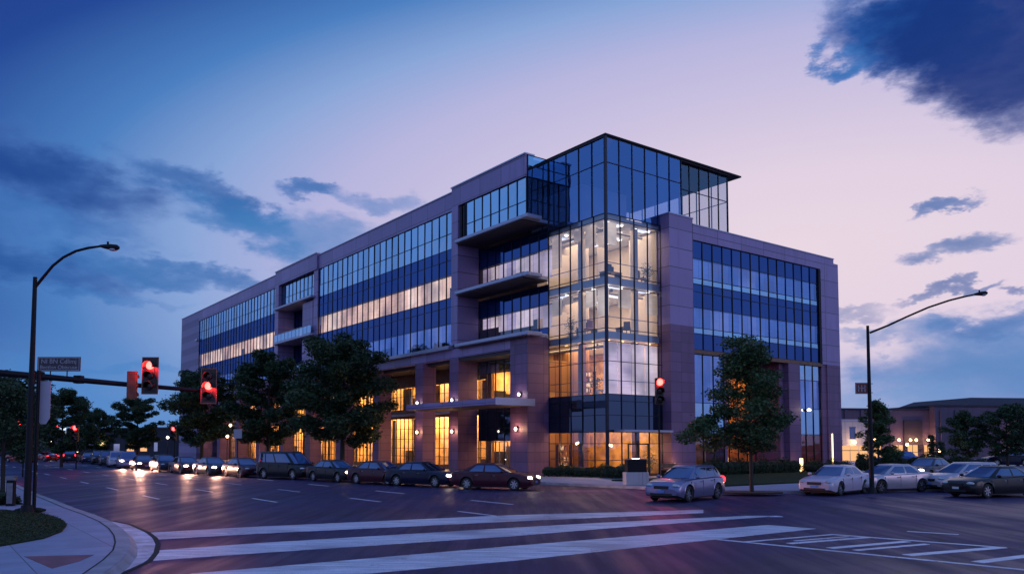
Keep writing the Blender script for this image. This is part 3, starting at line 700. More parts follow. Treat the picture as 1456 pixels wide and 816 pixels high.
for z0, zt in ((10.46, 13.1), (14.36, 17.4)):
    for b in (4.4,): wf.box(b, b+.9, -3.0, -2.9, z0, zt)
part(wf, 'partition', 'cream_wall')
cu = MB()
for z0, z1 in ((10.62, 13.5), (14.45, 18.3)):
    for k in range(4):
        if rs.random() < .6: b = TB+.06+k*1.395; cu.box(b, b+1.28, TA+.3, TA+.31, z1-(z1-z0)*rs.uniform(.2, .75), z1)
    for k in range(5):
        if rs.random() < .6: a = TA+.06+k*1.275; cu.box(TB+.3, TB+.31, a, a+1.16, z1-(z1-z0)*rs.uniform(.2, .75), z1)
part(cu, 'blind', 'lit_blind_tower')
# entrance on the right face of the tower
dr = part(MB().box(4.0, 4.08, TA-.1, TA-.02, .3, 2.5).box(5.0, 5.06, TA-.1, TA-.02, .3, 2.5).box(6.0, 6.08, TA-.1, TA-.02, .3, 2.5).box(4.08, 6.0, TA-.1, TA-.02, 2.42, 2.5).box(4.08, 6.0, TA-.1, TA-.02, .3, .45), 'door', 'dark_metal')
part(MB().tube([(4.9, TA-.14, .9), (4.9, TA-.14, 1.6)], .02, 6).tube([(5.16, TA-.14, .9), (5.16, TA-.14, 1.6)], .02, 6), 'handle', 'chrome', dr)
part(MB().box(2.6, 7.5, TA-1.2, TA-.1, 3.32, 3.46), 'canopy', 'trim_light')
# --- right wing
part(MB().box(PB, 10.25, RA, -4.5, .1, 19.55), 'pillar', 'panel_upper')
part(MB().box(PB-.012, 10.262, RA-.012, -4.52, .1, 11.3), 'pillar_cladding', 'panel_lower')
part(MB().box(10.27, 29.4, RA, RA+.9, 17.98, 19.12), 'parapet', 'panel_upper')
part(MB().box(10.27, 29.45, RA-.05, RA+.95, 19.12, 19.2).box(PB-.05, 10.3, RA-.05, -4.45, 19.55, 19.64), 'coping', 'trim_light')
part(MB().box(27.3, 30.1, RA, -4.5, 9.5, 17.98).box(29.4, 30.1, RA, -4.5, 17.98, 18.75).box(27.3, 29.4, RA+.9, -4.5, 17.98, 18.75), 'pillar', 'panel_upper')
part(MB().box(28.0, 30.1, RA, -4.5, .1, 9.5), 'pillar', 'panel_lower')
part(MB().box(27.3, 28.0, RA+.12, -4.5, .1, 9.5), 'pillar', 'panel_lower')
part(MB().box(10.3, 29.8, -5.2, 28, 17.2, 18.3), 'roof', 'roof_dark')
part(MB().box(29.0, 30.05, -4.5, 28, .1, 18.6), 'wall', 'panel_upper')
part(MB().box(10.3, 29.8, 27, 28, .1, 18.), 'wall', 'panel_upper')
part(MB().box(10.3, 29, -4.6, -4.4, 9.3, 18), 'core', 'carpet')
part(MB().box(27.0, 27.3, RA+.02, -6., 9.5, 17.98), 'frame', 'dark_metal')
RR = [(9.62, 10.85, 'S'), (10.85, 11.28, 'B'), (11.28, 12.85, 'K'), (12.85, 14.05, 'S'), (14.05, 14.65, 'S'), (14.65, 15.08, 'B'), (15.08, 16.62, 'K'), (16.62, 17.95, 'S')]  # cool glowing panels in the vision rows stand in for reflected sky
curtain('R', RA+.15, 10.28, 27.0, 14, RR, 'three storeys of blue glazing on the right wing')
part(MB().box(10.27, 27.3, RA+.02, -4.4, 9.3, 9.58), 'soffit', 'wood')
curtain('R', RA+.3, 10.28, 14., 3, [(.3, 3.3, 'C'), (3.3, 5.6, 'B'), (5.6, 9.3, 'K')])
curtain('R', RA+.3, 23.85, 27.3, 3, [(.3, 3.3, 'C'), (3.3, 5.5, 'B'), (5.5, 8., 'K'), (8., 9.3, 'B')])
part(MB().box(22.2, 23.85, RA, -5, .1, 9.3), 'column', 'panel_lower')
part(MB().box(14., 14.4, RA+.3, -4, .1, 9.3).box(21.6, 22.2, RA+.5, -4, .1, 9.3), 'column', 'panel_lower')
curtain('R', -4.3, 14.4, 21.6, 6, [(.3, 3.2, 'C'), (3.2, 4.2, 'D'), (4.2, 8.0, 'C'), (8.0, 9.3, 'D')])
part(MB().box(9.4, 29, .8, 1., .3, 9.3), 'room_wall', 'amber_wall'); part(MB().box(10.3, 29, RA+.6, .9, .1, .3), 'floor_slab', 'wood')
part(MB().box(12.3, 12.4, RA+.8, .8, .3, 9.2).box(17.8, 17.9, -4, .8, .3, 9.2).box(23., 23.1, -4.4, .8, .3, 9.2), 'partition', 'amber_wall')
lamp('AREA', (18, -1.8, 9.2), 650, (1, .42, .12), BL, (7, 3)); lamp('AREA', (25.5, -2.8, 9.2), 420, (1, .55, .25), BL, (3, 3)); lamp('AREA', (11.4, -3, 9.2), 160, (1, .6, .3), BL, (1.6, 5))
# wall lamps
for (x, y, z, e) in ((-.1, 16.05, 3.55, 45), (-.1, 10.2, 3.55, 45), (-.12, 1.2, 3.6, 50), (-.1, 16.05, 6.2, 16), (-.1, 10.2, 6.2, 16), (-.12, .8, 6.2, 16)):
    wlp = part(MB().box(x-.04, x+.06, y-.1, y+.1, z-.18, z+.18), 'wall_lamp', 'dark_metal')
    part(MB().ellipsoid((x-.12, y, z), (.1, .12, .13)), 'lamp_shade', 'lamp_warm' if z < 5 else 'lamp_white', wlp, smooth=60)
    lamp('POINT', (x-.4, y, z), e, (1, .52, .28) if z < 5 else (1, .8, .75), BL, .1)
wlp = part(MB().box(24.9, 25.3, RA+.1, RA+.25, 5.3, 5.5), 'wall_lamp', 'dark_metal'); part(MB().ellipsoid((25.1, RA+.02, 5.42), (.25, .12, .12)), 'lamp_shade', 'lamp_white', wlp, smooth=60)  # lamp added where the glass only reflects a white glow
lamp('POINT', (25.1, RA-.6, 5.4), 30, (1, .75, .6), BL, .1)
wlp = part(MB().box(28.45, 28.55, RA-.06, RA-.01, .2, 3.4), 'wall_lamp', 'lamp_amber')
# planting along the foot of the building is separate; pendant lamps inside the lobby
def loc2w(x, y, z=0.): p = A3+V*x+U*y; return Vector((p.x, p.y, z))
for i, (x, y, z, lb) in enumerate(((5.9, -5.3, 2.5, 'glowing pendant lamp in the lobby right of the entrance door'), (2.9, -2.4, 2.5, 'glowing pendant lamp in the lobby, left face of the tower'), (3.4, -5.2, 2.35, 'glowing pendant lamp cluster just inside the tower entrance door'), (3.3, 5.6, 2.3, 'glowing pendant lamp behind the lobby glass beside the corner pillar'))):
    p = loc2w(x, y, z); t_ = thing('pendant_lamp', lb, 'lamp', p, TH, 'pendant lamps in the lobby')
    s_ = MB()
    for k in range(5): s_.ellipsoid((.16*math.cos(k*1.26), .16*math.sin(k*1.26), .05*(k % 2)), (.07, .07, .09))
    s_.build('lamp_shade', 'lamp_warm', t_, smooth=60); MB().tube([(0, 0, .05), (0, 0, 5.4-z)], .012, 6).box(-.18, .18, -.02, .02, .1, .13).build('rod', 'dark_metal', t_)
    lamp('POINT', p+Vector((0, 0, -.25)), 60, (1, .55, .25), None, .15)
# ------------------------------------------------------------------ vehicles
def lerp(a, b, t): return a+(b-a)*t
def interp(x, tab):
    for (x0, y0), (x1, y1) in zip(tab, tab[1:]):
        if x <= x1: return lerp(y0, y1, (x-x0)/(x1-x0)) if x > x0 else y0
    return tab[-1][1]
SPEC = {
 'sedan': dict(L=4.65, W=1.8, H=1.43, wr=.325, ax=(-1.36, 1.38), top=[(-2.33, .74), (-2.26, .95), (-1.9, 1.01), (-1.2, .97), (0, .93), (1.0, .92), (1.6, .86), (2.1, .76), (2.27, .66), (2.33, .52)],
    cab=dict(xf0=1.12, xr0=-1.88, xf1=.18, xr1=-.98, z0=.9, w0=.80, w1=.58), bump=.24),
 'hatchback': dict(L=4.3, W=1.8, H=1.52, wr=.345, ax=(-1.27, 1.32), top=[(-2.15, .8), (-2.1, .98), (-1.2, 1.02), (0, .99), (.95, .97), (1.5, .92), (1.9, .82), (2.1, .68), (2.15, .55)],
    cab=dict(xf0=1.1, xr0=-2.08, xf1=.2, xr1=-1.62, z0=.95, w0=.80, w1=.6), bump=.26),
 'suv': dict(L=4.7, W=1.88, H=1.74, wr=.37, ax=(-1.36, 1.42), top=[(-2.35, .9), (-2.3, 1.08), (-1.2, 1.12), (0, 1.1), (1.1, 1.08), (1.7, 1.03), (2.15, .92), (2.3, .78), (2.35, .6)],
    cab=dict(xf0=1.2, xr0=-2.28, xf1=.45, xr1=-1.98, z0=1.05, w0=.86, w1=.68), bump=.3),
 'van': dict(L=5.0, W=1.95, H=1.95, wr=.37, ax=(-1.5, 1.6), top=[(-2.5, .95), (-2.47, 1.12), (0, 1.12), (1.4, 1.08), (2.0, .98), (2.4, .82), (2.5, .6)],
    cab=dict(xf0=1.75, xr0=-2.46, xf1=.7, xr1=-2.36, z0=1.05, w0=.92, w1=.78), bump=.3)}
CACHE = {}
def body_mesh(k):
    S = SPEC[k]; L, W, wr = S['L'], S['W'], S['wr']; Ra = wr+.055
    xs = set()
    for i in range(25): xs.add(round(-L/2+L*i/24, 4))
    for a in S['ax']:
        for q in range(-6, 7): xs.add(round(a+Ra*math.sin(q*math.pi/12), 4))
        xs.add(round(a-Ra-.01, 4)); xs.add(round(a+Ra+.01, 4))
    xs |= {round(-L/2+.04, 4), round(-L/2+.12, 4), round(L/2-.04, 4), round(L/2-.12, 4), round(L/2-.25, 4)}
    xs = sorted(xs); b = MB(); n = 0; rows = []
    for x in xs:
        e = min(1, (L/2-abs(x))/.55); hw = W/2*(.80+.2*math.sqrt(max(0, 1-(1-e)**2)))
        zt = interp(x, S['top']); zb = .2+(.1*(1-min(1, (L/2-abs(x))/.35)))
        arch = 0
        for a in S['ax']:
            dx = x-a
            if abs(dx) < Ra: arch = max(arch, wr+math.sqrt(Ra*Ra-dx*dx))
        z1 = max(zb, arch); zm = max(.36, z1+.02) if not arch else z1+.015
        zs_ = max(.52, z1+.04); fl = .012 if arch else 0
        pts = [(0, zb+.02), (hw*.72, zb), (hw*.72, max(zb, arch-.005)), (hw*.965+fl, z1), (hw+fl, zm), (hw, max(zs_, zm+.02)), (hw*.985, max(zt-.17, zs_+.04)), (hw*.955, zt-.06), (hw*.88, zt-.012), (hw*.6, zt+.012), (0, zt+.022)]
        rows.append(pts)
    m = len(rows[0])
    for x, pts in zip(xs, rows):
        for s in (1, -1):
            for (y, z) in pts: b.v.append((x, y*s, z))
    for i in range(len(xs)-1):
        for s in (0, 1):
            for j in range(m-1):
                a = i*2*m+s*m+j; c = a+2*m
                q = (a, a+1, c+1, c); b.f.append(q if s else q[::-1])
    for i in (0, len(xs)-1):
        for s in (0, 1):
            base = i*2*m+s*m; q = tuple(base+j for j in range(m)); b.f.append(q)
    me = b.mesh('body', 38); return me
def cab_fn(k):
    S = SPEC[k]; c = S['cab']; H = S['H']
    def sec(h):
        hh = h**1.15
        xf = lerp(c['xf0'], c['xf1'], h**1.05); xr = lerp(c['xr0'], c['xr1'], h**1.05); w = lerp(c['w0'], c['w1'], h**1.25); z = lerp(c['z0'], H-.05, h**.92)
        return xf, xr, w, z
    def side(fr, h, s, off=0.):
        xf, xr, w, z = sec(h); cx = (xf+xr)/2; a = (xf-xr)/2; n = 7
        return (cx+a*fr, s*(w*(1-abs(fr)**n)**(1/n)+off), z)
    def end(g, h, s, off=0.):
        xf, xr, w, z = sec(h); cx = (xf+xr)/2; a = (xf-xr)/2; n = 7
        return (cx+s*(a*(1-abs(g)**n*.9)**(1/n)+off), w*g, z+abs(off)*.6)
    return sec, side, end
def cabin_mesh(k):
    S = SPEC[k]; sec, side, end = cab_fn(k); b = MB(); N = 40; hs = [0, .2, .45, .7, .88, .96, 1.]
    for h in hs:
        xf, xr, w, z = sec(h); cx = (xf+xr)/2; a = (xf-xr)/2
        if h == 1.: a *= .95; w *= .93; z = S['H']-.018
        for j in range(N):
            t = 2*math.pi*j/N; c_, s_ = math.cos(t), math.sin(t); e = 2/7
            b.v.append((cx+a*math.copysign(abs(c_)**e, c_), w*math.copysign(abs(s_)**e, s_), z))
    for i in range(len(hs)-1):
        for j in range(N): b.f.append((i*N+j, i*N+(j+1) % N, (i+1)*N+(j+1) % N, (i+1)*N+j))
    top = (len(hs)-1)*N; xf, xr, w, z = sec(1.)
    b.v.append(((xf+xr)/2, 0, S['H']))
    for j in range(N): b.f.append((top+j, top+(j+1) % N, len(b.v)-1))
    return b.mesh('cabin', 50)
def strip(fn, u0, u1, nu, h0, h1, nh, s, off, flip=False, sl=0.):
    b = MB()
    for i in range(nu+1):
        for j in range(nh+1):
            h = lerp(h0, h1, j/nh); b.v.append(fn(lerp(u0, u1, i/nu), h, s, off))
    for i in range(nu):
        for j in range(nh):
            a = i*(nh+1)+j; q = (a, a+1, a+nh+2, a+nh+1); b.f.append(q)
    return b.mesh('window', 40)
def wheel_meshes(wr):
    t = MB(); n = 28; prof = [(wr*.66, -.1), (wr*.93, -.1), (wr, -.065), (wr, .065), (wr*.93, .1), (wr*.66, .1)]
    for (r, y) in prof:
        for j in range(n): a = 2*math.pi*j/n; t.v.append((r*math.cos(a), y, r*math.sin(a)))
    for i in range(len(prof)-1):
        for j in range(n): t.f.append((i*n+j, i*n+(j+1) % n, (i+1)*n+(j+1) % n, (i+1)*n+j))
    r_ = MB()
    for (rr, y0, y1) in ((wr*.68, -.085, .085),):
        i0 = len(r_.v)
        for y, r in ((y0, rr), (y1, rr), (y1, rr*.9), (.045, rr*.88)):
            for j in range(n): a = 2*math.pi*j/n; r_.v.append((r*math.cos(a), y, r*math.sin(a)))
        for i in range(3):
            for j in range(n): r_.f.append((i0+i*n+j, i0+i*n+(j+1) % n, i0+(i+1)*n+(j+1) % n, i0+(i+1)*n+j))
    for q in range(7):
        a = 2*math.pi*q/7; c, s = math.cos(a), math.sin(a); w = .028; e = wr*.64
        pts = [(-w*s*1.6*-1, w*c*-1.6), (w*s*-1.6, w*c*1.6), (e*c-w*s, e*s+w*c), (e*c+w*s, e*s-w*c)]
        i0 = len(r_.v)
        for y in (.05, .08):
            for (x, z) in pts: r_.v.append((x, y, z))
        r_.f += [(i0, i0+1, i0+2, i0+3), (i0+4, i0+5, i0+6, i0+7), (i0, i0+1, i0+5, i0+4), (i0+1, i0+2, i0+6, i0+5), (i0+2, i0+3, i0+7, i0+6), (i0+3, i0, i0+4, i0+7)]
    r_.tube([(0, .03, 0), (0, .09, 0)], wr*.16, 12)
    br = MB().tube([(0, -.05, 0), (0, .02, 0)], wr*.62, 20)
    return t.mesh('tyre', 30), r_.mesh('rim', 30), br.mesh('hub', 30)
def car_meshes(k):
    if k in CACHE: return CACHE[k]
    S = SPEC[k]; L, W = S['L'], S['W']; sec, side, end = cab_fn(k); D = {}
    D['body'] = body_mesh(k); D['cabin'] = cabin_mesh(k)
    c = S['cab']
    D['win'] = []
    segs = ((.06, .80), (-.62, -.03)) if k == 'sedan' else ((.12, .84), (-.42, .05), (-.88, -.48))
    for s in (1, -1):
        for a, b_ in segs: D['win'].append(strip(side, a, b_, 6, .14, .84, 4, s, .007))
    D['ws'] = strip(end, -.86, .86, 10, .05, .88, 6, 1, .008); D['rw'] = strip(end, -.84, .84, 10, .12, .84, 6, -1, .008)
    D['tyre'], D['rim'], D['hub'] = wheel_meshes(S['wr'])
    zh = interp(L/2-.15, S['top'])
    D['head'] = [MB().ellipsoid((L/2-.17, s*(W/2-.27), zh-.06), (.17, .19, .085), 14, 8).mesh('headlight', 60) for s in (1, -1)]
    zr = interp(-L/2+.08, S['top'])
    D['tail'] = [MB().ellipsoid((-L/2+.10, s*(W/2-.2), zr-.13), (.12, .16, .085 if k == 'sedan' else .17), 14, 8).mesh('taillight', 60) for s in (1, -1)]
    D['grille'] = MB().box(L/2-.06, L/2+.012, -.34, .34, zh-.2, zh-.07).box(L/2-.08, L/2+.015, -.52, .52, .27, .37).mesh('grille')
    D['plate'] = MB().box(L/2+.016, L/2+.026, -.17, .17, .4, .5).mesh('licence_plate')
    D['rplate'] = MB().box(-L/2-.016, -L/2-.004, -.17, .17, .62, .73).mesh('licence_plate')
    D['mirror'] = [MB().ellipsoid((c['xf0']-.38, s*(W/2+.06), c['z0']+.08), (.09, .11, .07), 10, 6).mesh('wing_mirror', 60) for s in (1, -1)]
    D['handle'] = [MB().box(x-.09, x+.09, s*(W/2-.012), s*(W/2+.022), interp(x, S['top'])-.17, interp(x, S['top'])-.145).mesh('door_handle') for s in (1, -1) for x in (-.75, .25)]
    sd = MB()
    for s in (1, -1):
        for x in (-.95, .1, 1.12):
            sd.box(x-.006, x+.006, s*(W/2-.02), s*(W/2+.0015), .3, interp(x, S['top'])-.1)
    D['seam'] = sd.mesh('door_seam')
    D['trim'] = MB().box(-L/2+.5, L/2-.5, -W/2+.09, W/2-.09, .14, .3).mesh('underbody')
    CACHE[k] = D; return D
NC = [0]
def car(k, loc, fwd, pm, label, cat='car', group=None, head=False, tail=False, name='parked_car', z=0., plate='plate_blue', spot=0., spotcol=(1, .46, .3)):
    D = car_meshes(k); S = SPEC[k]; rz = math.atan2(fwd[1], fwd[0])
    t = thing(name, label, cat, (loc[0], loc[1], z), rz, group)
    b = link('body', D['body'], pm, t); link('cabin', D['cabin'], pm, t)
    link('door_seam', D['seam'], 'black_plastic', b); link('underbody', D['trim'], 'black_plastic', b)
    for w in D['win']: link('window', w, 'car_glass', t)
    link('windscreen', D['ws'], 'car_glass', t); link('rear_window', D['rw'], 'car_glass', t)
    for h in D['head']: link('headlight', h, 'head_lit' if head else 'lens_clear', t)
    for h in D['tail']: link('taillight', h, 'tail_lit' if tail else 'tail_off', t)
    link('grille', D['grille'], 'black_plastic', t); link('licence_plate', D['plate'], plate, t); link('licence_plate', D['rplate'], plate, t)
    for m_ in D['mirror']: link('wing_mirror', m_, pm, t)
    for m_ in D['handle']: link('door_handle', m_, 'chrome' if k == 'sedan' else pm, b)
    for ax in S['ax']:
        for s in (1, -1):
            ty = link('wheel', D['tyre'], 'rubber', t); ty.location = (ax, s*(S['W']/2-.12), S['wr'])
            if s < 0: ty.rotation_euler = (0, 0, math.pi)
            link('rim', D['rim'], 'rim_metal', ty); link('hub', D['hub'], 'black_plastic', ty)
    if spot:  # headlamp beams boosted and tinted to stand in for passing traffic's streaks
        for s in (.6, -.6):
            l = lamp('SPOT', (S['L']/2+.12, s, .66), spot, spotcol, t, .06, (0, R(-90+5), 0))
            l.data.spot_size = R(60); l.data.spot_blend = .9
    return t
NEAR = 'cars queued on the near lanes'
def put(px, Y): return gx(px, Y)
car('hatchback', put(975, 35.4), (-.66, -.75), 'paint_silver', 'silver-blue hatchback with red tail lamps, alone in the crossing before the young tree', name='hatchback_car', tail=True)
car('sedan', put(1187, 39.6), (-.72, -.69), 'paint_white', 'white saloon with a blue number plate, at the left end of the right-hand cars', name='saloon_car')
car('sedan', put(1262, 41.5), (-.93, -.36), 'paint_pearl', 'pearl white saloon directly behind the white one with the blue plate', name='saloon_car')
car('hatchback', put(1368, 41.8), (-.96, -.27), 'paint_pearl', 'pale silver car whose nose and roof show behind the black saloon', name='saloon_car')
car('sedan', put(1408, 37.6), (-.93, -.37), 'paint_black', 'black saloon cut by the right edge of the picture', name='saloon_car', plate='white_paint')
car('sedan', gx(1318, 52), (-.8, -.6), 'paint_grey', 'dark grey saloon with one lit headlamp pair, beyond the gap between pale and black saloons', name='saloon_car', head=True, z=.153, spot=60)
car('sedan', put(705, 43.6), (.93, -.36), 'paint_maroon', 'dark maroon saloon at the head of the line, nearest the corner pillar', name='queued_car', head=True, spot=900, spotcol=(1, .4, .4))  # headlamps and pink beam added to spill colour on the road
GR = 'cars standing in line along the street'
row = [('sedan', 603, 47, (.87, -.5), 'paint_navy', 'dark navy saloon, second in line behind the maroon one', 1, 2500),
 ('sedan', 543, 49.5, (.80, -.60), 'paint_maroon', 'maroon saloon third in the line, in front of the colonnade', 1, 3000),
 ('sedan', 478, 53, (.74, -.67), 'paint_black', 'black saloon fourth in the line, next to the dark van', 1, 3500),
 ('van', 410, 57, (.82, -.57), 'paint_black', 'tall black van rising above the line of cars, under the big trees', 0, 0),
 ('sedan', 347, 61, (.66, -.75), 'paint_maroon', 'dark red saloon just behind the black van', 0, 0),
 ('sedan', 303, 64.5, (.64, -.77), 'paint_grey', 'grey saloon, second behind the black van', 1, 3000),  # headlamps and beam added for glow on the road
 ('sedan', 265, 68.5, (.62, -.78), 'paint_maroon', 'dark red saloon, third behind the black van', 1, 3500),  # lit headlamps also added for the road glow
  ('hatchback', 235, 73, (.6, -.8), 'paint_navy', 'navy hatchback, fourth behind the black van', 0, 0),
 ('sedan', 204, 77.5, (.55, -.83), 'paint_maroon', 'plum saloon with both headlamps blazing at the bend of the line', 1, 10000),
 ('suv', 182, 82.5, (.5, -.87), 'paint_silver', 'silver off-roader right behind the plum saloon with blazing headlamps', 1, 4000),
 ('suv', 167, 88, (.5, -.87), 'paint_white', 'white off-roader, second behind the plum saloon', 0, 0),
 ('suv', 154, 94.5, (.5, -.87), 'paint_grey', 'grey off-roader, third behind the plum saloon', 0, 0),
 ('suv', 142, 101, (.5, -.87), 'paint_black', 'black off-roader, fourth behind the plum saloon', 0, 0),
 ('sedan', 127, 107, (.5, -.87), 'paint_navy', 'dark blue saloon at the far end of the line of parked off-roaders', 0, 0)]
for k, px, Y, f, pm, lb, hd, sp in row:
    car(k, gx(px, Y), f, pm, lb, group=GR, head=bool(hd), name='queued_car', spot=sp*.45)
for k, px, Y, f, pm, lb in (('suv', 103, 113, (-.35, .94), 'paint_black', 'black off-roader with glowing tail lamps, driving away at the far left'), ('sedan', 66, 118, (-.8, .6), 'paint_red', 'red saloon with glowing tail lamps, far left beside the lamp post'),
        ('suv', 30, 112, (-.9, .4), 'paint_red', 'red off-roader with glowing tail lamps at the left edge'), ('sedan', 84, 133, (-.6, .8), 'paint_grey', 'small grey saloon with tail lamps on, farthest down the left road')):
    car(k, gx(px, Y), f, pm, lb, group='cars driving away far down the road', tail=True, name='distant_car')
car('hatchback', gx(1274, 92), (-1, -.1), 'paint_blue', 'bright blue hatchback parked far off behind the tree by the right lamp post', z=.153)
car('suv', gx(1432, 86), (-.98, .15), 'paint_navy', 'dark blue off-roader parked far back before the trees at the right edge', tail=True, z=.153)

# ------------------------------------------------------------------ trees
def leaf_mesh(name, pts, size, seed, asp=.55):
    rng = np.random.default_rng(seed); n = len(pts); pts = np.asarray(pts, float)
    d = rng.normal(size=(n, 3)); d /= np.linalg.norm(d, axis=1)[:, None]; d[:, 2] *= .6
    e = rng.normal(size=(n, 3)); e -= d*(np.sum(e*d, 1)/np.sum(d*d, 1))[:, None]; e /= np.linalg.norm(e, axis=1)[:, None]
    s = size*rng.uniform(.6, 1.3, n)[:, None]
    v = np.empty((n, 4, 3)); v[:, 0] = pts-d*s; v[:, 1] = pts+e*s*asp; v[:, 2] = pts+d*s; v[:, 3] = pts-e*s*asp
    me = bpy.data.meshes.new(name); me.vertices.add(n*4); me.vertices.foreach_set('co', v.reshape(-1))
    me.loops.add(n*4); me.loops.foreach_set('vertex_index', np.arange(n*4, dtype=np.int32))
    me.polygons.add(n); me.polygons.foreach_set('loop_start', np.arange(0, n*4, 4, dtype=np.int32)); me.polygons.foreach_set('loop_total', np.full(n, 4, dtype=np.int32))
    me.update(); me.validate(); return me
def make_tree(H, Rw, base, nleaf, size, seed, shape='round', tr=.14, lobes=()):
    rng = np.random.default_rng(seed); r = random.Random(seed)
    tk = MB(); ctr = []
    lean = (r.uniform(-.3, .3), r.uniform(-.3, .3))
    tp = [(0, 0, 0), (lean[0]*.2, lean[1]*.2, base), (lean[0]*.6, lean[1]*.6, H*.55), (lean[0], lean[1], H*.85)]
    tk.tube(tp, [tr*1.25, tr, tr*.6, tr*.15], 9)
    nb = 26
    for i in range(nb):
        f = (i+.5)/nb; z = lerp(base*.95, H*.9, f); hh = (z-base)/(H-base)
        if shape == 'round': rad = Rw*math.sin(math.pi*min(1, (hh*.82+.16)))**.65
        elif shape == 'cone': rad = Rw*(1.02-hh)**.8
        else: rad = Rw*(1-hh*.75)*(.45+min(.55, hh*2.5))
        a = i*2.4+r.uniform(-.4, .4); rad *= r.uniform(.62, 1.08)
        zz = z+r.uniform(.1, .5)*rad*.5
        k = (z-base)/(H*.85-base); k = max(0, min(1, k))
        s0 = (lean[0]*(.2+.8*k), lean[1]*(.2+.8*k), z*.93)
        e0 = (math.cos(a)*rad+lean[0]*k, math.sin(a)*rad+lean[1]*k, min(zz, H*.97))
        md = (lerp(s0[0], e0[0], .5), lerp(s0[1], e0[1], .5), lerp(s0[2], e0[2], .5)+.12*rad*.5)
        tk.tube([s0, md, e0], [tr*.38*(1-hh*.6), tr*.22*(1-hh*.5), tr*.05], 5)
        for q, sc_ in ((.98, 1.), (.68, .95), (.38, .7)):
            ctr.append((lerp(s0[0], e0[0], q)+r.uniform(-.2, .2), lerp(s0[1], e0[1], q)+r.uniform(-.2, .2), lerp(s0[2], e0[2], q)+r.uniform(-.1, .3), sc_*Rw*r.uniform(.16, .29)))
    for (x, y, z, rr) in lobes:
        tk.tube([(0, 0, base), (x*.5, y*.5, lerp(base, z, .6)), (x, y, z)], [tr*.4, tr*.2, tr*.06], 5)
        for q in range(5): ctr.append((x+r.uniform(-1, 1)*rr*.7, y+r.uniform(-1, 1)*rr*.7, z+r.uniform(-.5, .5)*rr, rr*.55))
    ctr.append((lean[0], lean[1], H*.93, Rw*.2)); ctr.append((lean[0], lean[1], H*.85, Rw*.28))
    C = np.array(ctr); wts = C[:, 3]**2; idx = rng.choice(len(C), nleaf, p=wts/wts.sum())
    g = rng.normal(size=(nleaf, 3)); g /= np.linalg.norm(g, axis=1)[:, None]; rad = rng.uniform(.25, 1., nleaf)**.6
    rad = rad*(1+.25*rng.normal(size=nleaf)*(rng.random(nleaf) < .3))
    p = C[idx, :3]+g*rad[:, None]*C[idx, 3][:, None]*np.array([1.1, 1.1, .72])
    # twig sprays on the outside
    p = p[p[:, 2] > base*.7]
    return tk.mesh('trunk', 40), leaf_mesh('crown', p, size, seed)
def tree(name, label, loc, meshes, leaf='leaf_dark', rz=0., sc_=1., group=None):
    t = thing(name, label, 'tree', loc, rz, group); t.scale = (sc_,)*3
    link('trunk', meshes[0], 'bark', t); link('crown', meshes[1], leaf, t); return t
TG = 'street trees in front of the long facade'
big = make_tree(12.8, 4.6, 2.6, 34000, .17, 11, 'round', .2); big2 = make_tree(13., 4.4, 2.4, 34000, .17, 23, 'round', .2)
tree('street_tree', 'large dark tree before the colonnade, nearest of its row to the corner', gx(487, 73, .153), big, group=TG)
tree('street_tree', 'tall dark tree between the nearest street tree and the right signal head', gx(381, 89, .153), big2, group=TG, rz=1.)
tree('street_tree', 'broad dark tree behind the low-hung traffic signal', gx(287, 106, .153), big, group=TG, rz=2.3, sc_=1.0)
tree('street_tree', 'dark round tree standing in the gap left of the building', gx(196, 120, .153), big2, group=TG, rz=3.4, sc_=.74)
FG = 'trees far down the left road'
tree('roadside_tree', 'small dark tree lowest in the skyline left of the building', gx(137, 126, .0), big, group=FG, rz=.7, sc_=.66)
tree('roadside_tree', 'dark tree right of the grey sign plate on the slim post', gx(88, 88, .0), big2, group=FG, rz=4.4, sc_=.68)
small = make_tree(8.2, 3.0, 2.5, 15000, .12, 31, 'round', .12)
tree('roadside_tree', 'dark low tree on the lawn at the left edge of the picture', gx(6, 36, .153), small, rz=1.1, sc_=.70)
tree('roadside_tree', 'dark spreading tree behind the one at the left edge', gx(-22, 60, .15), big2, group=FG, rz=2., sc_=.6)
tree('roadside_tree', 'dark bushy tree peeping out beyond the lamp post at far left', gx(38, 118, 0), big, group=FG, rz=5., sc_=.7)
mid = make_tree(7.8, 2.35, 1.9, 24000, .085, 47, 'pear', .085, lobes=((-2.7, -.3, 2.9, .95), (-2.0, .3, 3.4, .9), (-1.6, 0, 2.5, .8), (1.3, .2, 3.4, .8)))
p = gnd(1069, 699, .153)
tree('young_tree', 'slender dark green tree on the pavement right of the silver hatchback', (p.x, p.y, .153), mid, 'leaf_green')
structure('tree_pit', MB().prism([(p.x+1.5*math.cos(a)*1., p.y+.9*math.sin(a)) for a in [i*.393 for i in range(16)]], .1, .158), 'soil')
cone = make_tree(6.2, 1.75, .9, 12000, .1, 53, 'cone', .09)
tree('young_tree', 'pyramid-shaped green tree directly behind the right lamp post', gx(1249, 66, .153), cone, 'leaf_green')
rt = make_tree(6.6, 2.4, 1.2, 14000, .12, 61, 'round', .12)
RG = 'trees before the long stone hall'
tree('park_tree', 'dark tree left of the two before the stone hall', gx(1376, 84, .153), rt, rz=.6, sc_=.9, group=RG)
tree('park_tree', 'dark tree at the right edge before the stone hall', gx(1432, 82, .153), rt, rz=2.6, sc_=1., group=RG)
tree('park_tree', 'wide dark tree cut by the right edge of the picture', gx(1482, 78, .153), rt, rz=4.1, sc_=1., group=RG)
cy = make_tree(3.4, .75, .2, 4000, .07, 71, 'cone', .05)
tree('cypress', 'small dark cypress, left of the pair before the stone hall', gx(1327, 80, .153), cy, sc_=1.0, group='small cypresses')
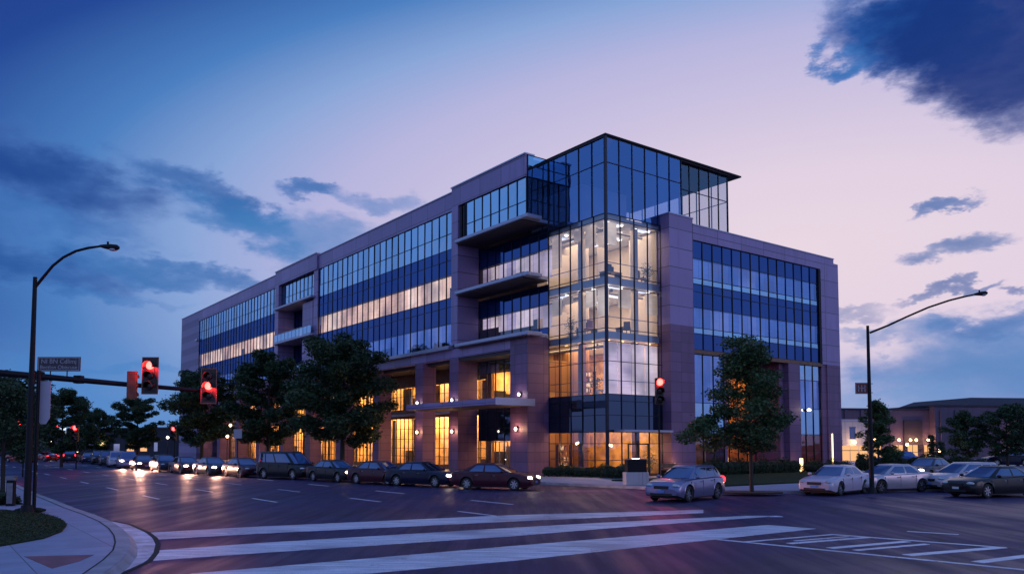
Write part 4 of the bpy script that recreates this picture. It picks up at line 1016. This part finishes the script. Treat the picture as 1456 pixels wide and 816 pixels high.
tree('cypress', 'small dark cypress, right of the pair before the stone hall', gx(1339, 78, .153), cy, sc_=.8, rz=1., group='small cypresses')

# shrubs and hedges: leafy mounds
def hedge(name, label, pts, h, w, n, leaf, seed, size=.06, z0=.2, kindlabel='hedge'):
    rng = np.random.default_rng(seed); t = thing(name, label, kindlabel, (0, 0, 0))
    P_ = [Vector(p) for p in pts]; core = MB(); seg = []
    for a, b in zip(P_, P_[1:]):
        L_ = (b-a).length; seg.append(L_); d = (b-a)/L_; nn = Vector((-d.y, d.x, 0))
        k = max(1, int(L_/.7))
        for i in range(k):
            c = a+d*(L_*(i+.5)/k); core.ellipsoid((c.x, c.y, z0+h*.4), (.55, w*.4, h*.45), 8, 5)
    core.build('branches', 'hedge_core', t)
    seg = np.array(seg); si = rng.choice(len(seg), n, p=seg/seg.sum()); u_ = rng.random(n)
    A_ = np.array([tuple(P_[i]) for i in range(len(P_)-1)]); B_ = np.array([tuple(P_[i+1]) for i in range(len(P_)-1)])
    c = A_[si]+(B_[si]-A_[si])*u_[:, None]; D_ = (B_-A_)/seg[:, None]; N_ = np.stack([-D_[:, 1], D_[:, 0], D_[:, 2]*0], 1)[si]
    ang = rng.uniform(-.2, math.pi+.2, n); rr = rng.uniform(.8, 1.06, n)
    arc = np.cumsum(seg)[si]-seg[si]+u_*seg[si]; bumpy = .82+.22*np.sin(arc*2.3+seed)+.12*np.sin(arc*5.9)
    c = c+N_*(np.cos(ang)*rr*w/2)[:, None]; c[:, 2] = z0+np.maximum(0, np.sin(ang))*rr*h*bumpy
    me = leaf_mesh('foliage', c, size, seed); link('foliage', me, leaf, t); return t
hedge('hedge', 'low dark shrubs along the foot of the tower glass, left of the entrance', [loc2w(.7, -7.6), loc2w(3.2, -7.9)], .95, 1.3, 3500, 'leaf_hedge', 3)
hedge('hedge', 'low dark shrubs at the foot of the tower corner by the entrance', [loc2w(2.0, -6.2), loc2w(-.2, -2.2)][::-1], .8, 1.1, 2600, 'leaf_hedge', 4)
hedge('hedge', 'clipped hedge under the right wing, behind the slender young tree', [loc2w(9.5, -8.6), loc2w(15.5, -8.8), loc2w(21, -8.7)], 1.15, 1.5, 8500, 'leaf_hedge', 5)
hedge('hedge', 'clipped hedge at the foot of the right end pillar', [loc2w(21.6, -9.3), loc2w(27.4, -9.3)], .9, 1.6, 5500, 'leaf_hedge', 6)
hedge('hedge', 'broad green hedge between the pyramid tree and the stone hall trees', [gx(1218, 72), gx(1290, 70), gx(1345, 68), gx(1400, 66)], 1.3, 2.2, 12000, 'leaf_hedge', 8, .08)
hedge('shrub', 'dark shrub beside the grey utility cabinet on the left lawn', [gnd(-8, 716, .15), gnd(14, 718, .15)], .55, .9, 2600, 'leaf_hedge', 9, .05, .15, 'shrub')
hedge('shrub', 'small shrubs at the foot of the left lamp post', [gnd(28, 729, .15), gnd(58, 728, .15)], .22, .5, 1500, 'leaf_hedge', 10, .035, .15, 'shrub')
# grass blades on the near lawn
rng = np.random.default_rng(5); gp_ = []
GPZ = gpz
def inside(x, y, poly_):
    c = False; n = len(poly_)
    for i in range(n):
        x1, y1 = poly_[i]; x2, y2 = poly_[i-1]
        if (y1 > y) != (y2 > y) and x < (x2-x1)*(y-y1)/(y2-y1)+x1: c = not c
    return c
while len(gp_) < 24000:
    x = rng.uniform(-22, -9); y = rng.uniform(17, 31)
    if inside(x, y, GPZ): gp_.append((x, y, .19+rng.random()*.035))
gr = link('grass', leaf_mesh('grass', gp_, .045, 3, .22), 'leaf_hedge'); tag(gr, 'short dark grass covering the near lawn corner', 'grass', kind='stuff')

# ------------------------------------------------------------------ street lamps
def street_lamp(label, base, top, arm, head_dir, r0=.115, r1=.065):
    t = thing('street_lamp', label, 'street lamp', base); b = Vector(base)
    rel = lambda q: tuple(Vector(q)-b)
    MB().tube([(0, 0, 0), (0, 0, 2), (0, 0, top-b.z)], [r0, r0*.9, r1], 14).build('pole', 'dark_metal', t, smooth=40)
    MB().tube([(0, 0, 0), (0, 0, .28)], [r0*1.9, r0*1.5], 14).box(-.2, .2, -.2, .2, 0, .05).build('base', 'dark_metal', t, smooth=40)
    MB().tube([rel(q) for q in arm], [.05]*2+[.045]*(len(arm)-3)+[.035], 10).build('arm', 'dark_metal', t, smooth=50)
    e = Vector(rel(arm[-1])); d = Vector(head_dir).normalized()
    hd = MB(); hd.tube([e-d*.05, e+d*.12, e+d*.3, e+d*.52, e+d*.6], [.04, .075, .1, .1, .05], 12)
    h = hd.build('lamp_head', 'dark_metal', t, smooth=50)
    MB().tube([e+d*.22+Vector((0, 0, .08)), e+d*.22+Vector((0, 0, .17))], .035, 8).build('photocell', 'dark_metal', h)
    MB().ellipsoid(tuple(e+d*.4-Vector((0, 0, .08))), (.14, .1, .05), 10, 6).build('lens', 'lens_clear', h, smooth=60)
    return t
p = gnd(38, 730, .152); Y = p.y
street_lamp('dark street lamp with a curved arm on the left pavement', (p.x, p.y, .152), at(50, 394, Y).z,
    [at(50.5, 408, Y)+Vector((.0, 0, 0)), at(60, 396, Y), at(75, 378, Y), at(90, 366, Y), at(108, 357, Y), at(126, 352.5, Y), at(144, 350, Y)], (1, 0, -.1))
p = gnd(1240, 701, .152); Y = p.y
street_lamp('dark street lamp with a long rising arm on the right behind the white saloons', (p.x, p.y, .152), at(1236, 463, Y).z,
    [at(1237, 473, Y), at(1262, 463, Y), at(1290, 450, Y), at(1320, 437, Y), at(1350, 427, Y), at(1370, 422, Y), at(1386, 418.5, Y)], (1, 0, .12))
bp_ = at(1226, 552, Y)
t = thing('banner_sign', 'small brown-red banner plate fixed to the right lamp post', 'sign', bp_)
MB().box(-.33, .31, -.015, .015, -.26, .27).build('plate', 'sign_face_red', t, bevel=.01)
MB().box(-.31, .29, -.022, -.017, -.24, -.225).box(-.31, .29, -.022, -.017, .235, .25).box(-.31, -.295, -.022, -.017, -.24, .25).box(.275, .29, -.022, -.017, -.24, .25).box(-.2, -.16, -.022, -.017, -.16, .15).box(-.05, -.01, -.022, -.017, -.16, .15).box(.1, .14, -.022, -.017, -.16, .15).box(-.2, .14, -.022, -.017, .0, .03).build('lettering', 'sign_letter', t)
MB().tube([(.3, 0, .22), (.5, 0, .22)], .015, 6).tube([(.3, 0, -.2), (.5, 0, -.2)], .015, 6).build('bracket', 'dark_metal', t)

# ------------------------------------------------------------------ traffic signals
def signal(name, label, loc, rz=0., s=1., lit=0, far=False, body='signal_body', back=False, plate=True, group=None, w=.36, hgt=1.1, pole=None, extra=0.):
    t = thing(name, label, 'traffic signal', loc, rz, group); t.scale = (s,)*3
    h = hgt; st = h/3
    hs = MB().box(-w/2, w/2, -.02, .2, -h/2, h/2)
    hs.build('housing', body, t, bevel=.03)
    if plate:
        MB().box(-w/2-.12, w/2+.12, .0, .02, -h/2-.12, h/2+.12).build('backplate', 'signal_body', t, bevel=.02)
        e = MB(); W_, H_ = w/2+.12, h/2+.12
        e.box(-W_, -W_+.025, -.01, -.002, -H_, H_).box(W_-.025, W_, -.01, -.002, -H_, H_).box(-W_+.025, W_-.025, -.01, -.002, -H_, -H_+.025).box(-W_+.025, W_-.025, -.01, -.002, H_-.025, H_)
        e.build('backplate_trim', 'tail_off', t)
    for i in range(3):
        z = h/2-st*(i+.5); on = (i == lit)
        MB().ellipsoid((0, -.03, z), (st*.4, .05, st*.4), 16, 8).build('lens', ('lens_red_far' if far else 'lens_red') if on else 'lens_dark', t, smooth=60)
        v = MB(); n = 14
        for k in range(n+1):
            a = math.pi*(-.12+1.24*k/n)
            v.v.append((math.cos(a)*st*.42, -.02, z+math.sin(a)*st*.42)); v.v.append((math.cos(a)*st*.44, -.26, z-.02+math.sin(a)*st*.44))
        for k in range(n): v.f.append((2*k, 2*k+1, 2*k+3, 2*k+2))
        vo = v.build('visor', body, t, smooth=60); sd_ = vo.modifiers.new('solid', 'SOLIDIFY'); sd_.thickness = .008
    if back:
        rb = MB()
        for k in range(14): rb.box(-w/2+.02, w/2-.02, .201, .214, -h/2+.04+k*h/14, -h/2+.065+k*h/14)
        rb.build('rib', body, t)
    if pole:
        MB().tube([(0, .25, -pole/s), (0, .25, h/2+extra)], .06/s, 10).box(-.03, .03, .18, .26, -.3, -.2).box(-.03, .03, .18, .26, .2, .3).build('post', 'dark_metal', t)
    if not far and lit is not None and lit >= 0:
        z = h/2-st*(lit+.5); lamp('POINT', Vector(loc)+Vector((0, -.33, z*s-.05)), 60, (1, .03, .03), None, .05)
    return t
# the mast arm over the road
a0, a1, a2, a3 = at(-60, 525, 26.6), at(45, 534, 28.2), at(170, 545.5, 29.4), at(301, 556.5, 30.6)
mz = .152
t = thing('signal_mast', 'long dark mast arm reaching over the road from the left, carrying signals', 'signal mast', (a0.x, a0.y, mz)); b0 = Vector((a0.x, a0.y, mz))
MB().tube([(0, 0, 0), (0, 0, a0.z-mz+.5)], [.17, .13], 16).build('post', 'dark_metal', t, smooth=40)
MB().tube([tuple(q-b0) for q in (a0, a1, a2, a3)], [.13, .115, .095, .07], 12).build('arm', 'dark_metal', t, smooth=40)
cl = MB(); q = at(112, 540, 28.9)-b0; cl.box(q.x-.14, q.x+.14, q.y-.13, q.y+.13, q.z-.13, q.z+.16)
q = at(52, 534.5, 28.3)-b0; cl.box(q.x-.2, q.x+.22, q.y-.14, q.y+.14, q.z-.15, q.z+.16); cl.build('clamp', 'dark_metal', t, bevel=.02)
q = at(219, 535, 29.7); signal('traffic_signal', 'traffic signal with its top red lamp lit, higher of the two on the mast arm', (q.x, q.y-.32, q.z), s=1.03, lit=0)
q = at(301.5, 549.5, 30.4); signal('traffic_signal', 'traffic signal hung lower at the tip of the mast arm, middle lamp red', (q.x, q.y-.32, q.z), s=1., lit=1)
q = at(192.5, 548, 29.6); signal('traffic_signal', 'rusty ribbed traffic signal housing seen from behind on the mast arm', (q.x, q.y-.2, q.z), rz=math.pi+.15, s=.92, lit=None, back=True, plate=False, body='signal_body_rust')
q = at(938, 555.5, 52.); signal('traffic_signal', 'traffic signal with red lamp on a slim pole before the tower entrance', (q.x, q.y, q.z), s=1.55, lit=0, plate=False, pole=q.z-.15)
l_ = lamp('SPOT', (q.x, q.y-.9, q.z+.5), 250, (1, .07, .25), None, .1); l_.rotation_euler = (Vector((q.x, q.y-.9, q.z+.5))-Vector((2.5, 35, 0))).to_track_quat('Z', 'Y').to_euler(); l_.data.spot_size = R(95); l_.data.spot_blend = 1.  # extra pink-red spot added beside the signal to tint the road
# slim post with grey sign plates
p = gnd(48, 729, .152); tz = at(54, 537, p.y).z
t = thing('sign_post', 'slim dark post with a pale rounded plate, just right of the left lamp post', 'sign post', (p.x, p.y, .152))
MB().tube([(0, 0, 0), (0, 0, tz+.1)], .06, 10).build('post', 'dark_metal', t, smooth=40)
q = at(62, 572, p.y)-Vector((p.x, p.y, .152))
sp = MB(); W_, H_ = .2, .72
pts = [(-W_, -H_+.15), (-W_+.1, -H_), (.08, -H_), (W_, -H_+.2), (W_, H_), (-W_, H_)]
i0 = len(sp.v)
for y in (0.03, .05):
    for x, z in pts: sp.v.append((q.x+x, y, q.z+z))
n = len(pts); sp.f += [tuple(range(n)), tuple(range(n, 2*n))[::-1]]+[(k, (k+1) % n, n+(k+1) % n, n+k) for k in range(n)]
sp.build('sign_plate', 'sign_back', t)
# street name sign above the mast arm
q = at(84, 517.5, 28.6)
t = thing('street_name_sign', 'dark street name sign standing on the mast arm', 'street sign', q)
MB().box(-.78, .78, -.015, .015, -.26, .26).build('plate', 'sign_face', t, bevel=.03)
e = MB()
for (x0, x1, z0, z1) in ((-.74, .74, .215, .235), (-.74, .74, -.235, -.215), (-.74, -.72, -.215, .215), (.72, .74, -.215, .215)): e.box(x0, x1, -.024, -.018, z0, z1)
e.build('border', 'sign_letter', t)
MB().tube([(-.3, 0, -.26), (-.3, 0, -.42)], .02, 6).tube([(.3, 0, -.26), (.3, 0, -.46)], .02, 6).build('bracket', 'dark_metal', t)
def text(s, size, loc, m, parent, name='lettering', rot=(math.pi/2, 0, 0)):
    cu_ = bpy.data.curves.new(name, 'FONT'); cu_.body = s; cu_.size = size; cu_.extrude = .004; cu_.align_x = 'CENTER'; cu_.align_y = 'CENTER'
    o = bpy.data.objects.new(name, cu_); COL.objects.link(o); o.location = loc; o.rotation_euler = rot; cu_.materials.append(MATS[m]); o.parent = parent
    dg = bpy.context.evaluated_depsgraph_get(); me = bpy.data.meshes.new_from_object(o.evaluated_get(dg)); bpy.data.objects.remove(o)
    o2 = link(name, me, None, parent); o2.location = loc; o2.rotation_euler = rot; return o2
text('NI BN Cdlimj', .23, (0, -.024, .09), 'sign_letter', t); text('Bectlon Obiscuse', .19, (0, -.024, -.12), 'sign_letter', t)
# far signals glowing down the road
FGR = 'far traffic signals glowing down the left road'
for px, py, Y, lb in ((30.5, 603, 60, 'far traffic signal glowing red left of the lamp post'), (107, 608, 80, 'far traffic signal glowing red under the dark trees'), (82, 606, 130, 'tiny red signal dot between the two glowing far signals'), (247, 609.5, 95, 'small red signal on a post before the broad tree')):
    q = at(px, py, Y); k = 1.5 if Y < 100 else 1.
    signal('distant_signal', lb, (q.x, q.y, q.z-.36*k), s=k, lit=0, far=True, plate=False, pole=q.z-.36*k, group=FGR)
    if Y < 90: lamp('POINT', (q.x, q.y-.5, q.z), 30, (1, .03, .03), None, .1)

# ------------------------------------------------------------------ street furniture
p = gnd(904, 689, .153)
t = thing('monument_sign', 'dark box on a pale stone base at the kerb before the tower entrance', 'monument sign', (p.x, p.y, .153), R(12))
MB().box(-.68, .68, -.3, .3, 0, .72).build('plinth', 'stone_light', t, bevel=.03); MB().box(-.58, .58, -.24, .24, .72, 1.42).build('box', 'dark_metal', t, bevel=.02)
MB().box(-.64, .64, -.28, .28, 1.42, 1.47).build('cap', 'grey_metal', t)
MB().box(-.25, .2, -.1, -.08, 1.47, 1.5).build('strip_light', 'lamp_white', t)
p = gnd(15, 719, .15)
t = thing('utility_cabinet', 'weathered grey utility cabinet on the left lawn beside the lamp post', 'utility cabinet', (p.x, p.y, .15), R(10))
MB().box(-.13, .13, -.12, .12, 0, .95).build('cabinet', 'dark_metal', t, bevel=.02); MB().box(-.16, .16, -.15, .15, .95, 1.1).build('lid', 'grey_metal', t, bevel=.01); MB().box(-.1, .1, -.13, -.122, .1, .85).build('door', 'grey_metal', t)
for px, Y, lb in ((1183, 55, 'orange-lit post at the foot of the right wing hedge'),):
    t = thing('bollard', lb, 'bollard', gx(1139, 66.5, .2)); MB().tube([(0, 0, 0), (0, 0, 1.1)], .14, 8).build('post', 'lamp_amber', t)
# benches and tables glowing by the entrance
def loc_thing(name, lb, cat, x, y, z=.25): return thing(name, lb, cat, loc2w(x, y, z), TH)
t = loc_thing('bench', 'low bench by the tower entrance, half hidden by the silver hatchback', 'bench', 6.4, -8.3)
MB().box(-.9, .9, -.25, .25, .4, .47).build('seat', 'wood', t); MB().box(-.9, .9, .2, .27, .55, .85).build('backrest', 'wood', t)
for s in (-.75, .75): MB().box(s-.04, s+.04, -.22, .22, 0, .4).build('leg', 'dark_metal', t)
t = loc_thing('bollard_light', 'short garden lamp glowing yellow at the corner of the pillar', 'garden lamp', 7.2, -7.9)
MB().tube([(0, 0, 0), (0, 0, .55)], .05, 8).build('post', 'dark_metal', t); MB().ellipsoid((0, 0, .62), (.09, .09, .09)).build('lamp_shade', 'lamp_warm', t)
lamp('POINT', loc2w(7.2, -7.9, 1.05), 45, (1, .6, .2), None, .1)
# furniture inside the tower
for x, y, z, lb in ((4.2, -4.6, 14.36, 'dark desk behind the fourth-storey tower glass, right of the corner post'), (4.0, -2.2, 10.46, 'dark desk behind the third-storey tower glass, left face'), (6.2, -4.2, 10.46, 'dark desk behind the third-storey tower glass, right face')):
    t = thing('desk', lb, 'desk', loc2w(x, y, z+.01), TH)
    MB().box(-.8, .8, -.4, .4, .7, .74).build('desktop', 'wood', t)
    for sx in (-.75, .75): MB().box(sx-.03, sx+.03, -.35, .35, 0, .7).build('leg', 'furniture_dark', t)
    m_ = MB().box(-.3, .3, -.02, .02, .85, 1.2).build('monitor', 'black_plastic', t); MB().box(-.04, .04, -.015, .015, .74, .85).build('stand', 'black_plastic', m_)
for x, y, z, m_, lb in ((3.0, -3.4, 10.47, 'paver_red', 'red office chair by the third-storey left tower glass'), (5.4, -5.0, 10.47, 'furniture_dark', 'dark office chair by the third-storey right tower glass'), (3.2, -5.2, 14.37, 'furniture_dark', 'dark office chair close to the corner post on the fourth storey'), (6.6, -5.4, 14.37, 'wood', 'brown office chair at the right end of the fourth-storey tower glass'), (4.2, -3.6, 5.97, 'furniture_dark', 'dark armchair behind the amber second-storey tower glass')):
    t = thing('office_chair', lb, 'chair', loc2w(x, y, z), TH+x)
    MB().box(-.26, .26, -.26, .26, .42, .5).build('seat', m_, t, bevel=.02); MB().box(-.25, .25, .22, .3, .55, 1.1).build('backrest', m_, t, bevel=.02)
    MB().tube([(0, 0, .05), (0, 0, .42)], .03, 8).build('pedestal', 'dark_metal', t)
    MB().box(-.28, .28, -.03, .03, 0, .06).box(-.03, .03, .03, .28, 0, .06).box(-.03, .03, -.28, -.03, 0, .06).build('foot', 'dark_metal', t)
for x, y, z, lb in ((2.9, -1.6, 10.47, 'potted plant behind the third-storey left tower glass'), (6.9, -5.6, 14.37, 'potted plant at the right end of the fourth-storey tower glass'), (2.8, -4.6, 5.97, 'potted plant behind the amber second-storey tower glass'), (6.9, -5.7, .33, 'potted plant in the lobby beside the entrance door')):
    t = thing('potted_plant', lb, 'plant', loc2w(x, y, z), 0)
    MB().tube([(0, 0, 0), (0, 0, .4)], [.15, .2], 12).build('pot', 'stone_light', t)
    rg = np.random.default_rng(int(x*10)); link('foliage', leaf_mesh('foliage', rg.normal(size=(260, 3))*np.array([.22, .22, .32])+np.array([0, 0, .95]), .1, 4, .3), 'leaf_green', t)
    MB().tube([(0, 0, .38), (0, 0, .9)], .015, 6).build('stem', 'bark', t)
for x, y, z, lb in ((4.6, -1.6, 5.96, 'bookshelf behind the amber second-storey tower glass'), (3.2, -.4, .33, 'tall bookshelf in the amber lobby, left face of the tower')):
    t = thing('bookshelf', lb, 'bookshelf', loc2w(x, y, z), TH)
    s_ = MB().box(-.7, -.66, -.17, .17, 0, 2.1).box(.66, .7, -.17, .17, 0, 2.1)
    for k in range(6): s_.box(-.66, .66, -.17, .17, .02+k*.41, .05+k*.41)
    s_.build('frame', 'wood', t)
    for k in range(5):
        x0 = -.62
        for q in range(7):
            w_ = rs.uniform(.08, .17); MB().box(x0, x0+w_-.01, -.12, .1, .055+k*.41, .055+k*.41+rs.uniform(.2, .32)).build('book', rs.choice(('fabric_curtain', 'furniture_dark', 'paver_red', 'white_ceiling')), t); x0 += w_

# ------------------------------------------------------------------ background buildings
hall = thing('stone_hall', 'long low stone hall with warm lit ground floor at the right', 'hall', gx(1340, 130, 0), R(8)); hx = 0
part(MB().box(-19, -2.2, 0, 20, 0, 8.), 'wall', 'stone_far', hall); part(MB().box(-2.2, 30, -1.5, 22, 0, 8.6), 'wall', 'stone_far', hall)
part(MB().box(-19.2, -2.2, -.15, 20, 8., 8.3), 'coping', 'stone_dark', hall); part(MB().box(-2.4, 30, -1.7, 22, 8.6, 8.85), 'coping', 'stone_dark', hall)
rf = MB(); rf.v += [(4, -1, 8.86), (32, -1, 8.86), (32, 20, 8.86), (4, 20, 8.86), (7, 2, 10.3), (32, 2, 10.3), (32, 17, 10.3), (7, 17, 10.3)]
rf.f += [(4, 5, 6, 7), (0, 1, 5, 4), (1, 2, 6, 5), (2, 3, 7, 6), (3, 0, 4, 7)]; part(rf, 'roof', 'stone_dark', hall)
part(MB().box(-6.8, -3.6, -.22, .0, 1.6, 6.4), 'recess_shade', 'stone_dark', hall)  # shade of a recess put in as a dark slab on the wall
for x in (-17, -14.2, -11.6, -9.2, -1.4, 1.2, 9, 14): part(MB().box(x, x+.5, -1.72 if x > -2.2 else -.18, -1.5 if x > -2.2 else 0., 0, 8.), 'pilaster', 'stone_far', hall)
for x0, x1 in ((-13.5, -11), (-8.8, -7.2), (-6.4, -4.6), (-3.4, -2.4)):
    w_ = part(MB().box(x0, x1, -.32, -.24, .2, 2.4), 'window', 'window_far_lit', hall); part(MB().box((x0+x1)/2-.04, (x0+x1)/2+.04, -.36, -.33, .2, 2.4).box(x0, x1, -.36, -.33, 1.2, 1.28), 'frame', 'dark_metal', w_)
for x in (-12.2, -8.0, -6., -5., -2.9, 12, 18):
    l_ = part(MB().ellipsoid((x, -.6 if x < -2.2 else -2., 3.2), (.22, .15, .22), 8, 6), 'wall_lamp', 'lamp_warm', hall, smooth=60)
    lamp('POINT', (x, -1.3 if x < -2.2 else -2.8, 3.2), 130, (1, .45, .25), hall, .2)
wh = thing('white_building', 'small pale two-storey building between the office block and the stone hall', 'building', gx(1213, 112, 0), R(6))
part(MB().box(-3.2, 2.2, 0, 8, 0, 5.8), 'wall', 'stone_light', wh); part(MB().box(-3.3, 2.3, -.1, 8.1, 5.8, 6.), 'coping', 'trim_light', wh)
w_ = part(MB().box(-.45, .4, -.03, 0, 3.3, 4.8), 'window', 'car_glass', wh); part(MB().box(-.52, .47, -.08, -.035, 3.2, 3.3).box(-.52, .47, -.08, -.035, 4.8, 4.87), 'frame', 'stone_dark', w_)
for k in range(4): w_ = part(MB().box(-3+k*1.3, -1.85+k*1.3, -.04, 0, .2, 2.3), 'shop_window', 'window_far_lit', wh); part(MB().box(-3+k*1.3, -1.85+k*1.3, -.08, -.045, 1.6, 1.68), 'transom', 'dark_metal', w_)
part(MB().ellipsoid((0, -.3, 2.8), (.3, .15, .2), 8, 6), 'wall_lamp', 'lamp_warm', wh, smooth=60); lamp('POINT', (0, -1.4, 2.8), 160, (1, .6, .35), wh, .2)
bk = thing('distant_block', 'low dark building with a few lit windows under the far left trees', 'building', gx(80, 165, 0), R(-25))
part(MB().box(-34, 34, 0, 14, 0, 5.5), 'wall', 'stone_dark', bk); part(MB().box(-34.2, 34.2, -.2, 14, 5.5, 5.8), 'roof', 'roof_dark', bk)
for k in range(17):
    x = -31+k*3.7
    part(MB().box(x, x+rs.uniform(.7, 2.), -.05, 0, 1.2, rs.uniform(2.2, 3.)), 'window', rs.choice(('window_far_lit', 'car_glass', 'car_glass', 'lit_blind_sheen_cool')), bk)
q = at(89, 612, 120); t = thing('lit_sign', 'small pale blue lit sign far off under the trees between red signals', 'sign', (q.x, q.y, q.z))
MB().box(-.5, .5, -.05, .05, -.45, .45).build('panel', 'sign_lit', t); MB().tube([(0, .08, -.45), (0, .08, -q.z)], .06, 6).build('post', 'dark_metal', t)
t = thing('low_wall', 'low pale concrete wall between the parked cars and the hedge at right', 'wall', gx(1306, 58, .153), R(8)); MB().box(-2.2, 2.2, -.15, .15, 0, .62).build('wall', 'concrete_light', t, bevel=.02)
# small warm lamps along the promenade, seen through the trees
LG = 'small globe lamps along the far pavement'
for i, (px, Y, h, lb) in enumerate(((327, 100, 4.6, 'globe lamp glowing between the broad tree and the tall one'), (323, 98, 3.2, 'lower globe lamp glowing between the broad tree and the tall one'), (146, 125, 2.4, 'tiny globe lamp under the lowest skyline tree'), (120, 128, 2.9, 'tiny globe lamp above the grey off-roaders'), (72, 130, 2.6, 'tiny globe lamp between the red far signals'), (238, 100, 3.1, 'globe lamp beside the small red signal post'), (1336, 82, 1.6, 'small globe lamp beside the cypresses'), (1290, 96, 2.2, 'small globe lamp before the stone hall left end'))):
    q = gx(px, Y, .1); t = thing('globe_lamp', lb, 'lamp', q, 0, LG)
    MB().tube([(0, 0, 0), (0, 0, h)], .05, 6).build('post', 'dark_metal', t); MB().ellipsoid((0, 0, h+.15), (.17, .17, .17), 8, 6).build('globe', 'lamp_warm', t, smooth=60)
    lamp('POINT', q+Vector((0, -.5, h)), 60, (1, .6, .35), None, .2)
t = thing('wayfinding_sign', 'slim post with a blue-grey plate beside the tall street tree', 'sign', gx(338, 78, .15)); MB().tube([(0, 0, 0), (0, 0, 3.6)], .06, 8).build('post', 'dark_metal', t); MB().box(-.4, .4, -.07, -.04, 2.9, 3.8).build('plate', 'sign_back', t)
